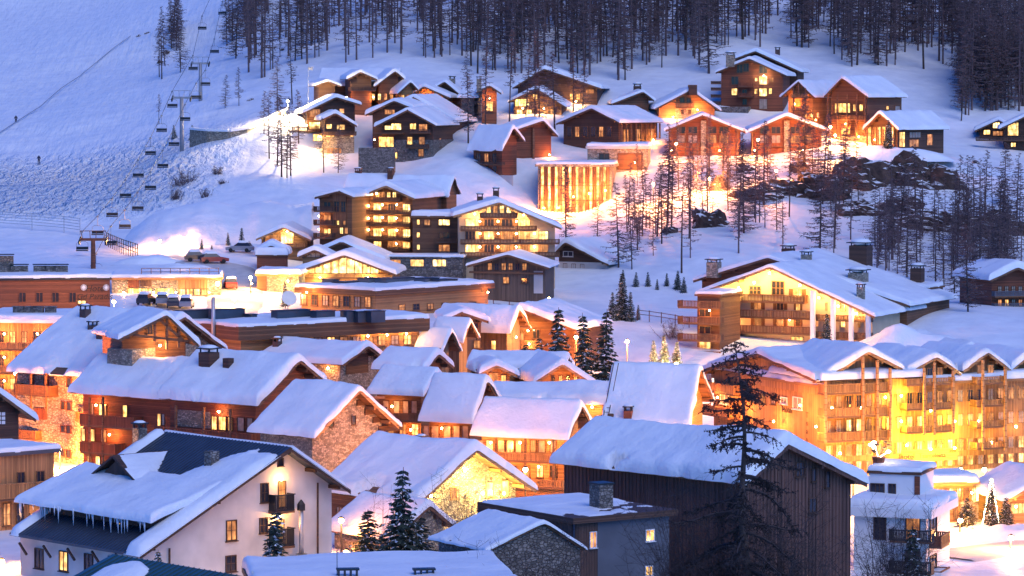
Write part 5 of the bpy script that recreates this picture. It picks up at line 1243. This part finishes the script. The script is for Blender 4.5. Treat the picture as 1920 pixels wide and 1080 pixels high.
# --- the big larch in the foreground
def big_larch():
    rr = random.Random(42); D = 238
    base = at(1412,1000,D); base.z = hz(base.x, base.y); top = at(1382,640,D)
    h = top.z-base.z; lean = top.x-base.x
    o = empty('foreground_larch', base); tag(o, 'tall dark larch with drooping tufted branches in the foreground', 'tree')
    ax = lambda z: Vector((lean*(z/h)+.25*math.sin(z*.45), .2*math.sin(z*.3+1), z))
    MB().tube([ax(h*k/14) for k in range(15)], [.42-.39*k/14 for k in range(15)], 8).build('trunk', M['bark'], o, None, True)
    c = MB(); nd_ = MB()
    for i in range(104):
        q = .05+.95*(i+rr.random())/104; z = h*q
        L = (1.0+ (5.0 if q > .4 else 6.8)*(1-q)**.65)*rr.uniform(.35,1.25)
        if q > .9: L *= .8
        a = rr.uniform(0,6.283); d = Vector((math.cos(a),math.sin(a)*.9,0)).normalized(); s = Vector((-d.y,d.x,0))
        pts = [ax(z)]; dirv = d+Vector((0,0,.15 if q > .6 else .0)); 
        for k in range(6):
            dirv = dirv+Vector((rr.uniform(-.2,.2),rr.uniform(-.2,.2),-.13+(.22 if k > 3 else 0)+rr.uniform(-.1,.1)))
            pts.append(pts[-1]+dirv.normalized()*L/6)
        c.tube(pts, [(.03+.022*L)*(1-k/7.5) for k in range(7)], 4, False)
        for k in range(int(9*L)):
            f = rr.uniform(.12,1)*5.99; j = int(f); b = pts[j].lerp(pts[j+1], f-j)
            l = rr.uniform(.35,1.0); e = b+(d*rr.uniform(-.2,.8)+s*rr.uniform(-1,1)+Vector((0,0,rr.uniform(-.9,.25))))*l
            c.tube([b,e],[.022,.008],3,False)
            for m in range(9):
                g = b.lerp(e, rr.uniform(.1,1)); w = Vector((rr.uniform(-1,1),rr.uniform(-1,1),rr.uniform(-1,1))).normalized()
                u = w.cross(Vector((.3,.5,.8))).normalized()*rr.uniform(.04,.075)
                nd_.tri(g-u, g+u, g+w*rr.uniform(.1,.22))
    c.build('branches', M['dtwig'], o); nd_.build('crown', M['dtwig'], o)
big_larch()

# --- bare shrubs
def shrub(pos, h, w, n, label, seed, mat='dtwig', r=.03):
    rr = random.Random(seed); o = empty('bare_shrub', pos); tag(o, label, 'shrub'); c = MB(); s = MB()
    for i in range(n):
        a = rr.uniform(0,6.283); t = rr.uniform(0,.75)
        p = Vector((rr.uniform(-.3,.3)*w*.5, rr.uniform(-.3,.3)*w*.5, 0)); d = Vector((math.cos(a)*t*w/h, math.sin(a)*t*w/h, 1)).normalized(); L = h*rr.uniform(.5,1.05)
        pts = [p-Vector((0,0,.4))]
        for k in range(5): d = (d+Vector((rr.uniform(-.18,.18),rr.uniform(-.18,.18),.02))).normalized(); pts.append(pts[-1]+d*L/5)
        s.tube(pts, [r*(1.3-.2*k) for k in range(6)], 4, False)
        for k in range(12):
            f = rr.uniform(.25,1)*4.99; j = int(f); b = pts[j].lerp(pts[j+1], f-j); l = h*rr.uniform(.06,.22)
            e = b+Vector((rr.uniform(-1,1),rr.uniform(-1,1),rr.uniform(-.1,1))).normalized()*l; c.tube([b,e],[r*.5,r*.15],3,False)
            for m in range(3): g = b.lerp(e,rr.uniform(.3,1)); c.tube([g,g+Vector((rr.uniform(-1,1),rr.uniform(-1,1),rr.uniform(-.2,1))).normalized()*l*.5],[r*.3,r*.12],3,False)
    s.build('stems', M[mat], o); c.build('twigs', M[mat], o)
def gshrub(px, D, top, w, n, label, seed, mat='dtwig', r=.03):
    P = at(px, 1000, D); P.z = hz(P.x,P.y); h = at(px, top, D).z-P.z; shrub(P, h, w, n, label, seed, mat, r)
gshrub(880,272,885,6.5,46,'reddish bare shrub in front of the floodlit gable',1,'twig'); gshrub(1000,238,985,8,36,'thin bare shrub before the stone shed',2); gshrub(930,236,1000,8,30,'sparse bare shrub rising from the snowy roof edge',3)
gshrub(1680,256,930,8,70,'thick bare shrub beside the timber barn',4); gshrub(1330,240,900,9,90,'tangled dark shrub left of the tall larch trunk',5); gshrub(1470,240,905,9,80,'tangled dark shrub right of the tall larch trunk',6); gshrub(1260,243,985,6,50,'low dark shrub by the grey house corner',7); gshrub(710,280,890,2,9,'very thin bare sapling left of the dark spruce',8,'twig',.02)
for k, (px, py, h, w, l) in enumerate(((335,352,3.2,6,'wide brush on the snow slope under the chairs'),(352,345,3.6,6,'tallest brush on the snow slope'),(328,375,3,5,'lower brush beside the snow bank'),(408,328,2.2,3,'small brush right of the tallest brush'),(418,348,1.8,2.4,'smallest brush on the snow slope'),(385,372,2.2,3,'faint brush above the floodlit bank'))): shrub(ground_hit(px,py), h, w, 26, l, 20+k, 'twig', .035)
shrub(ground_hit(1262,640), 3.5, 6, 30, 'pinkish bare brush at the left of the gabled hotel', 40, 'twig', .03)

# --- rocks of the bank
rk, nt_, b_ = new_mat('snowy_rock')
tc_ = nd(nt_, 'ShaderNodeTexCoord'); n_ = nd(nt_, 'ShaderNodeTexNoise'); n_.inputs['Scale'].default_value = .8; n_.inputs['Detail'].default_value = 8; nt_.links.new(tc_.outputs['Object'], n_.inputs['Vector'])
g_ = nd(nt_, 'ShaderNodeNewGeometry'); s_ = nd(nt_, 'ShaderNodeSeparateXYZ'); nt_.links.new(g_.outputs['Normal'], s_.inputs[0])
m_ = nd(nt_, 'ShaderNodeMapRange'); m_.inputs['From Min'].default_value = .72; m_.inputs['From Max'].default_value = .9; nt_.links.new(math_n(nt_, 'ADD', s_.outputs[2], math_n(nt_, 'MULTIPLY', math_n(nt_, 'SUBTRACT', n_.outputs[0], .5), .5)), m_.inputs[0])
mx_ = nd(nt_, 'ShaderNodeMix', data_type='RGBA'); nt_.links.new(m_.outputs[0], mx_.inputs[0]); mx_.inputs[7].default_value = (.8,.81,.84,1)
nt_.links.new(ramp(nt_, n_.outputs[0], [(.3,(.025,.015,.012)),(.7,(.1,.058,.044))]), mx_.inputs[6]); nt_.links.new(mx_.outputs[2], b_.inputs['Base Color']); b_.inputs['Roughness'].default_value = .95; bump(nt_, n_.outputs[0], b_, .4)
def rock(px, py, w, h, label, seed, dep=None):
    P = ground_hit(px, py); ppm = F_PX/P.y; w, h = w*1.15/ppm, h*(1.45 if px > 1300 and py > 300 else 1)/ppm; mb = MB().ball((0,0,0), 1, 34, 22)
    vs = []
    for (x,y,z) in mb.v:
        n = .8+.4*noise.noise((x*1.4+seed, y*1.4, z*1.4))+.3*abs(noise.noise((x*2.6, y*2.6+seed, z*4.2)))+.1*noise.noise((x*7, y*7+seed, z*7))
        vs.append((x*n*w/2, y*n*(dep or (4.0 if w > 6 else 1.6)), z*n*h/2-.1*h))
    mb.v = vs; o = mb.build('rock', rk, None, None, False); o.location = P; o.rotation_euler = (0,0,.3*noise.noise((seed,2,3))); tag(o, label, 'rock', 'rocks of the bank below the terrace')
for k, (px,py,w,h,l) in enumerate(((1480,366,150,58,'broad dark outcrop in the centre of the bank'),(1420,372,110,46,'left end of the broad dark outcrop'),(1545,366,120,74,'right end of the broad dark outcrop'),(1330,425,84,72,'dark block low among the bank larches'),(1258,440,40,40,'small dark block left of the low dark block'),(1395,322,34,28,'small rock just under the terrace snow'),(1605,345,120,80,'rock knob under the glazed end chalet'),(1680,345,150,96,'largest dark crag right of the rock knob'),(1745,350,110,86,'crag running towards the right forest'),(1760,425,170,56,'long dark ledge at the right of the bank'),(1860,440,140,70,'shaded crag near the right edge'),(1500,320,50,26,'snow capped rock below the right front chalet'),(1350,355,44,40,'rock behind slim larch trunks under the left front chalet'),(1195,410,30,12,'thin dark ledge left on the bank'),(1605,402,90,50,'rock between the outcrop and the crag'),(1690,398,110,50,'rock low under the largest crag'))): rock(px,py,w,h,l,k*3.1)
for k, (px,py,w,h,l) in enumerate(((262,68,14,8,'first of the small rocks on the upper ski slope'),(280,63,16,9,'middle of the small rocks on the upper ski slope'),(294,59,12,7,'last of the small rocks on the upper ski slope'),(300,120,14,20,'rock beside the lift grove'),(313,100,16,16,'rock inside the lift grove'),(282,373,30,9,'rock edge under the hillside brush'),(1830,305,14,8,'small rock on the right snow patch'),(1868,316,12,6,'second small rock on the right snow patch'),(470,190,14,16,'rock on the open snow by slim larches'),(530,95,10,14,'rock below the forest edge'))): rock(px,py,w,h,l,50+k*2.3)

# ================================================================== snow bank, road, walls, fences
def bank():
    mb = MB(); n = 40; pxs = [230+ (585-230)*k/n for k in range(n+1)]
    for px in pxs:
        t = (px-230)/355; top = 448-62*min(1, t*3.2)**.7 + 4*math.sin(px*.06); bot = 452+12*min(1,t*2)
        a = at(px, bot, 556); a.z = hz(a.x,a.y)-.5; b = at(px, top, 572)
        for j in range(9):
            f = j/8; p = a.lerp(b, f); p.y += -2.2*math.sin(f*3.14)*.6; p += Vector((0, .5*noise.noise((px*.03, f*3, 1)), .35*noise.noise((px*.05, f*4, 4)))); mb.v.append(tuple(p))
        c = b+Vector((0,14,0)); c.z = max(hz(c.x,c.y)-.6, b.z-1.5); mb.v.append(tuple(b+Vector((0,3,.4)))); mb.v.append(tuple(c))
    for i in range(n):
        for j in range(10): q = i*11+j; mb.f.append((q, q+11, q+12, q+1))
    tag(mb.build('snow_bank', M['snow'], None, None, True), 'tall cut snow bank lit pink and gold by the car park', kind='structure')
bank()
def sheet(name, pts, D0, z, mat, label):
    mb = MB()
    for px, py, D in pts: p = at(px,py,D); mb.v.append((p.x,p.y,hz(p.x,p.y)+z))
    mb.f.append(tuple(range(len(pts)))); tag(mb.build(name, M[mat]), label, kind='structure')
def strip(name, cl, w, z, mat, label):
    mb = MB(); n = len(cl)
    P = [at(*c) for c in cl]; pts = []
    for i in range(n-1):
        for k in range(10): pts.append(P[i].lerp(P[i+1], k/10))
    pts.append(P[-1])
    for i, p in enumerate(pts):
        d = (pts[min(i+1,len(pts)-1)]-pts[max(i-1,0)]); s = Vector((-d.y,d.x,0)).normalized()
        for k in range(7):
            q = p+s*w*(k/6-.5); mb.v.append((q.x,q.y,hz(q.x,q.y)+z+.6-(.5 if k in (0,6) else 0)))
    for i in range(len(pts)-1):
        for k in range(6): q = i*7+k; mb.f.append((q,q+7,q+8,q+1))
    tag(mb.build(name, M[mat], None, None, True), label, kind='structure')
strip('road', [(1770,1035,298),(1850,1030,302),(1990,1020,308)], 9, -.5, 'road', 'packed snow street at the lower right')
strip('road', [(430,600,475),(445,540,505),(430,500,528),(300,480,540)], 9, -.35, 'road', 'packed snow lane through the car park')
def heap(px, py, D, w, d, h, label, seed):
    P = at(px,py,D); P.z = hz(P.x,P.y)-.3; mb = MB(); n = 22
    for j in range(n+1):
        for i in range(n+1):
            x, y = (i/n-.5)*2, (j/n-.5)*2; r = min(1, math.hypot(x,y)); z = h*(1-r*r)**.8*(1+.35*noise.noise((x*2.5+seed,y*2.5,seed)))+.25*noise.noise((x*7,y*7,seed))*(1-r); mb.v.append((x*w/2,y*d/2,z))
    for j in range(n):
        for i in range(n): q = j*(n+1)+i; mb.f.append((q,q+1,q+n+2,q+n+1))
    o = mb.build('snow_heap', M['snow'], None, None, True); o.location = P; tag(o, label, 'snow heap')
heap(1890,1090,262,16,9,2.6,'blue snow heap in the bottom right corner',1); heap(1850,985,313,14,4,1.0,'ploughed snow heap under the fairy light tree',2); heap(1900,985,311,8,5,1.5,'snow heap before the porch chalet',3); heap(285,480,534,12,6,1.4,'ploughed snow mound at the end of the fenced piste',4); heap(340,492,524,12,5,1.2,'ploughed snow mound left of the red car',5); heap(1268,690,432,9,6,2.0,'snow mound under the lit spruces',6); heap(1185,655,424,9,5,2.4,'rounded snow mound right of the brightest street lamp',7); heap(1660,296,630,26,7,2.6,'lamplit snow cornice under the glazed end chalet',8); heap(1700,625,446,20,12,4.5,'deep snow drift beside the gabled hotel',10); heap(1560,292,630,14,6,2.2,'brightest snow mound by the terrace lamps',9)
def fence(pts, h, label, mat='brown', rails=(.45,.9), step=2.5, net=False):
    P = [ground_hit(*p) if len(p) == 2 else at(*p) for p in pts]
    o = empty('fence', P[0]); tag(o, label, 'fence'); prev = None; rl = MB()
    pm = MB().box(-.06,.06,-.06,.06,-.4,h).mesh('post', M[mat])
    for i in range(len(P)-1):
        n = max(1, int((P[i+1]-P[i]).length/step))
        for k in range(n+(i == len(P)-2)):
            q = P[i].lerp(P[i+1], k/n); q.z = hz(q.x,q.y)+.3; p = q-P[0]; po = link('post', pm, o, p)
            if prev is not None:
                for r in rails: rl.beam(prev+Vector((0,0,r*h)), p+Vector((0,0,r*h)), .05, .09)
            prev = p
    rl.build('rails', M[mat], o)
fence([(-5,428),(60,433),(120,438),(150,440)], 2.4, 'thin net fence along the piste foot', 'galv', (.2,.4,.6,.8,.98), 3.4)
fence([(200,448,560),(232,468,548),(258,480,540)], 2.0, 'dark railing running down from the lift pylon', 'dark', (.3,.6,.95), 1.4)
fence([(1195,608,474),(1240,615,470),(1292,620,466)], 1.2, 'wooden rail fence in front of the snowy field')
fence([(925,560,500),(985,562,498)], 1.2, 'dark railing before the garage chalet', 'dark')
def wall_strip(pts, h, label, mat='stone', th=.6):
    P = [at(*p) for p in pts]; o = P[0].copy(); mb = MB()
    for i in range(len(P)-1): mb.beam(P[i]-o-Vector((0,0,h/2-.0)), P[i+1]-o-Vector((0,0,h/2)), th, h)
    w = mb.build('stone_wall', M[mat]); w.location = o; tag(w, label, 'wall')
    sn = MB(); 
    for i in range(len(P)-1): sn.beam(P[i]-o+Vector((0,0,.2)), P[i+1]-o+Vector((0,0,.2)), th+.4, .4)
    sn.build('snow', M['snow'], w)
wall_strip([(358,243,650),(390,246,646),(430,247,644),(462,242,646),(482,236,650)], 3.4, 'curved stone retaining wall right of the lift pylon'); wall_strip([(470,236,655),(540,205,656)], 3.0, 'bright stone wall beneath the white floodlight')

# ================================================================== lamps
def street_or_added_lamp(px, py, D, power, label, col=ORANGE, head=.22, r=.25, hmax=9):
    P = at(px,py,D); zg = min(hz(P.x,P.y), P.z-1.5); zg = max(zg, P.z-hmax)
    o = empty('street_or_added_lamp', (P.x,P.y,zg)); h = P.z-zg; tag(o, label, 'street lamp')
    MB().tube([(0,0,-.3),(0,0,h-.1),(0,0,h+.25)],[.09,.06,.05],6).build('post', M['black'], o)
    MB().ball((0,-.28,h), head, 10, 8).build('lantern', M['bulb'], o, None, True)
    MB().tube([(0,-.28,h+.2),(0,-.28,h+.36)],[.3,.06],8).beam((0,0,h+.28),(0,-.3,h+.28),.05).build('hood', M['black'], o)
    glow((0,-.75,h-.05), power*(3.6 if power < 10000 else .55), col, r, o)
for a in ((345,447,560,1500,'street lamp left of the small spruces by the snow bank',(1,.5,.17)),(465,424,566,1500,'street lamp right of the small spruces by the snow bank',(1,.5,.17)),(1080,632,424,1500,'orange street lamp between the tall spruces',ORANGE),(1176,640,428,4200,'brightest orange street lamp behind the smooth roof',ORANGE),(1268,270,630,600,'left terrace lamp before the left front chalet',ORANGE),(1421,262,630,700,'terrace lamp between the two front chalets',ORANGE),(1557,238,632,1000,'tall terrace lamp right of the front chalets',ORANGE),(1566,254,630,900,'low terrace lamp by the arched garage',(1,.42,.1)),
          (540,190,653,16000,'dazzling white floodlight left of the upper chalets',(1,.75,.42)),(214,566,436,1300,'dazzling lamp beside the sign hotel wall',(1,.5,.17)),(112,842,366,7000,'street lamp at the foot of the tall stone house',ORANGE),(4,1052,292,2600,'lantern at the lower left corner of the white house',WARM),(1895,1008,303,1000,'lamp standing by the street at the right edge',(1,.4,.1)),(650,1035,277,170,'unseen lamp added to light the gable between the white house and the floodlit chalet',WARM),(1268,682,436,1500,'spot lamp among the lit spruces',(1,.7,.3)),(300,452,555,1100,'unseen added floodlight at the foot of the snow bank',(1,.42,.12)),(440,560,488,900,'lane lamp below the restaurant',(1,.48,.13)),(470,520,500,1200,'lane lamp beside the restaurant wall',(1,.52,.16)),(1800,975,312,380,'street lamp beside the fairy light tree',ORANGE),(1800,880,348,900,'street lamp under the yellow lit facade',YEL),(1030,560,470,500,'lamp behind the wide gable chalet',ORANGE),(640,975,300,300,'lamp below the floodlit chalet balcony',ORANGE),(820,865,330,900,'lamp between the gallery chalet and the floodlit roof',ORANGE),(30,700,390,1600,'lamp between the orange block and the stone house',ORANGE),(985,880,322,700,'lamp below the gallery chalet',ORANGE),(1225,345,600,2200,'added lamp lighting the bank left of the terrace larches',(1,.34,.1)),(1330,335,604,2200,'added lamp lighting the bank under the left front chalet',(1,.34,.1)),(1455,320,606,1300,'added lamp lighting the bank under the right front chalet',(1,.34,.1)),(1600,885,338,1300,'added lamp lighting the first hotel gable from the street',(1,.42,.07)),(1720,893,338,1500,'added lamp lighting the facade at the hotel sign',(1,.55,.05)),(1845,880,345,1100,'added lamp lighting the hotel left of the fairy light tree',(1,.4,.07)),(1420,870,350,2400,'lane lamp under the hotel side wall',ORANGE)):  # yard, bank and hotel-front lamps and bank floodlight are added to brighten walls, snow
    street_or_added_lamp(*a)
# flag pole
P = at(578,178,662); P.z = hz(P.x,P.y); o = empty('flag_pole', P); tag(o, 'white flag pole with a small flag by the floodlight', 'flag pole'); MB().tube([(0,0,0),(0,0,9)],[.07,.04],6).build('pole', M['galv'], o); MB().box(.05,.9,-.02,.02,8.2,8.8).build('flag', M['greyp'], o)
# fairy light tree
P = at(1858,985,314); P.z = .3; h = at(1858,898,314).z-.3; o = tree(SPRUCE, P, h, 'fairy_light_tree', 'fir outlined with strings of fairy lights', None, 10.0, 1.0)
for a in (-1, 1, .15):
    MB().tube([(a*(1.7-1.6*k/12)*(1.0 if abs(a) > .5 else 1.0)+.05*math.sin(k*2), -1.2*(1-k/12)-.1, .4+9.6*k/12) for k in range(13)], [.09]*13, 4).build('light_string', M['fairy'], o)
P = at(1825,985,335); 

# ================================================================== chair lift
CH = [(417,27,1),(379,55,0),(402,99,1),(362,131,0),(385,160,1),(368,185,1),(323,201,0),(347,226,1),(303,247,0),(326,273,1),(282,290,0),(305,314,1),(259,332,0),(282,355,1),(235,370,0),(258,394,1),(210,406,0),(234,428,1),(183,440,0),(208,459,1),(154,470,0),(180,512,1)]
def liftD(py): return float(np.interp(py, [-60,20,108,190,460,520], [850,790,722,648,545,522]))
low = {k: sorted([c[1] for c in CH if c[2] == k], reverse=True) for k in (0,1)}
ORD = ('lowest','second','third','fourth','fifth','sixth','seventh','eighth','ninth','tenth','eleventh','twelfth')
proto = None; rails = {0: [], 1: []}
for k, (px, py, sd) in enumerate(CH):
    D = liftD(py-12); P = at(px, py, D)
    if proto is None:
        proto = empty('lift_chair', P); parts = []
        w = .95
        parts.append(MB().box(-w,w,-.28,.28,-.06,.1).build('seat', M['black'], proto))
        parts.append(MB().box(-w,w,.24,.32,.16,.62).build('backrest', M['black'], proto))
        fr = MB()
        for x in (-w+.05,w-.05): fr.tube([(x,-.25,.12),(x,.3,.12),(x,.3,1.15),(x*.6,.05,1.45)],[.035]*4,5)
        fr.tube([(-w*.6,.05,1.45),(w*.6,.05,1.45)],[.04,.04],5); parts.append(fr.build('frame', M['pylon'], proto))
        parts.append(MB().tube([(0,.05,1.45),(0,.05,2.9)],[.045,.045],5).box(-.18,.18,-.1,.2,2.8,3.05).build('hanger', M['pylon'], proto)); o = proto
    else:
        o = proto.copy(); COL.objects.link(o); o.location = P
        for q in parts: c = q.copy(); COL.objects.link(c); c.parent = o
    tag(o, 'empty dark lift chair, '+ORD[low[sd].index(py)]+' from the bottom on the '+('left' if sd == 0 else 'right')+' cable', 'lift chair', 'lift chairs on the left cable' if sd == 0 else 'lift chairs on the right cable')
    rails[sd].append(P+Vector((0,.05,3.0)))
rails[0].insert(0, at(404,-25,835)); rails[1].insert(0, at(432,-25,835))
for sd in (0,1):
    pts = sorted(rails[sd], key=lambda p: -p.y); tag(MB().tube(pts, [.045]*len(pts), 4, False).build('lift_cable', M['black']), ('left' if sd == 0 else 'right')+' steel cable of the chair lift', 'cable')
def pylon(px, pt, pb, D, label, w, mat='pylon'):
    B = at(px, pb, D); T = at(px, pt, D); B.z = min(B.z, hz(B.x,B.y)); h = T.z-B.z
    o = empty('lift_pylon', B); tag(o, label, 'pylon')
    MB().tube([(0,0,-1),(0,0,h-1.2)],[.42,.32],10).build('mast', M[mat], o, None, True)
    MB().box(-w/2,w/2,-.2,.2,h-1.5,h-1.1).build('crossarm', M[mat], o)
    t = MB()
    for x in (-w/2+.1,w/2-.1,-.5,.5): t.beam((x*.85,0,h-1.1),(x,0,h),.09)
    t.beam((-w/2,0,h),(w/2,0,h),.12); t.build('top_frame', M[mat], o)
    for s in (-1,1):
        q = MB().beam((s*w/2,-1.3,h-1.9),(s*w/2,1.3,h-1.2),.22,.3)
        for k in range(4): q.tube([(s*w/2-.12,-1.1+.7*k,h-1.65+.18*k),(s*w/2+.12,-1.1+.7*k,h-1.65+.18*k)],[.22,.22],8)
        q.build('sheave_train', M['black'], o)
pylon(175,433,520,527,'red brown lift pylon nearest the valley station',4.0,'red'); pylon(341,170,288,642,'grey lift pylon left of the curved stone wall',3.4); pylon(376,107,186,718,'upper grey lift pylon below the forest',3.6)

# piste rope and skiers
pts = [ground_hit(px,py)+Vector((0,0,.6)) for px, py in ((-5,257),(30,234),(75,205),(115,170),(150,147),(185,118),(215,93),(245,72))]
tag(MB().tube(pts,[.1]*len(pts),4).build('piste_rope', M['pylon']), 'dark rope line running diagonally across the ski slope', 'rope')
def person(pos, label, s=1.0):
    me = bpy.data.meshes.new('person'); V = [(0,0,.92),(0,0,1.2),(0,0,1.45),(0,-.02,1.58),(0,-.03,1.75),(.2,0,1.42),(.32,-.1,1.15),(.3,-.3,.98),(-.2,0,1.42),(-.32,-.1,1.15),(-.3,-.3,.98),(.11,0,.88),(.14,-.08,.48),(.14,0,.06),(-.11,0,.88),(-.14,-.08,.48),(-.14,0,.06),(.14,-.18,.03),(-.14,-.18,.03)]
    E = [(0,1),(1,2),(2,3),(3,4),(2,5),(5,6),(6,7),(2,8),(8,9),(9,10),(0,11),(11,12),(12,13),(0,14),(14,15),(15,16),(13,17),(16,18)]
    me.from_pydata(V, E, []); me.materials.append(M['cloth']); o = link('person', me, None, pos); o.scale = (s,s,s)
    sk = o.modifiers.new('skin','SKIN'); rad = [.17,.16,.18,.07,.12,.1,.07,.05,.1,.07,.05,.12,.09,.07,.12,.09,.07,.05,.05]
    for v, r in zip(me.skin_vertices[0].data, rad): v.radius = (r, r)
    me.skin_vertices[0].data[0].use_root = True; su = o.modifiers.new('sub','SUBSURF'); su.levels = su.render_levels = 1
    tag(o, label, 'person')
    MB().box(.1,.18,-.85,.75,0,.04).box(-.18,-.1,-.85,.75,0,.04).build('skis', M['black'], o)
person(ground_hit(73,308), 'person in dark clothes skiing low on the open slope'); person(ground_hit(30,232), 'person in dark clothes standing by the rope line')

# cars
def car(px, py, D, rz, paint, label, snow=True):
    P = at(px,py,D); P.z = hz(P.x,P.y)+.25; o = empty('parked_car', P, R(rz)); tag(o, label, 'car', 'cars parked in the village')
    MB().prism([(-2.1,.3),(2.1,.3),(2.15,.75),(1.2,.95),(.75,1.0),(-1.9,1.0),(-2.15,.8)],-.85,.85).build('body', M[paint], o)
    cb = MB(); i = 0
    cb.v += [(-1.85,-.8,1.0),(.85,-.8,1.0),(.85,.8,1.0),(-1.85,.8,1.0),(-1.5,-.66,1.5),(.2,-.66,1.5),(.2,.66,1.5),(-1.5,.66,1.5)]
    cb.f += [(0,1,5,4),(1,2,6,5),(2,3,7,6),(3,0,4,7),(4,5,6,7)]; cb.build('windows', M['dglass'], o)
    MB().box(-1.5,.2,-.66,.66,1.5,1.55).build('car_roof', M[paint], o)
    for x in (-1.3,1.3):
        for y in (-.8,.8): MB().tube([(x,y-.1,.33),(x,y+.1,.33)],[.33,.33],12).build('wheel', M['rubber'], o)
    for y in (-.6,.6): MB().box(2.1,2.17,y-.18,y+.18,.6,.75).build('headlight', M['galv'], o)
    if snow:
        s = link('snow', snow_grid(lambda x: 1.55, -1.5, .2, -.66, .66, .28, px*.3, over=.04, step=.3), o)
for a in ((402,500,531,15,'redp','red car under the shop row railing'),(372,500,533,10,'blackp','dark car left of the red car'),(450,482,548,170,'greyp','grey car by the tallest little spruce'),(274,566,486,80,'blackp','dark snowy car at the left end of the shop row'),(304,568,486,95,'greyp','grey car before the arched shop opening'),(325,569,484,95,'blackp','dark car right of the arched shop opening'),(350,570,484,90,'greyp','snow laden car under the wooden shop panel'),(432,535,505,100,'redp','red car standing in the lane')): car(*a)

# lettering becomes mesh
bpy.context.view_layer.update()
for o in [x for x in COL.objects if x.type == 'FONT']:
    me = bpy.data.meshes.new_from_object(o); n = link('lettering', me, o.parent); n.matrix_local = o.matrix_local.copy(); bpy.data.objects.remove(o)
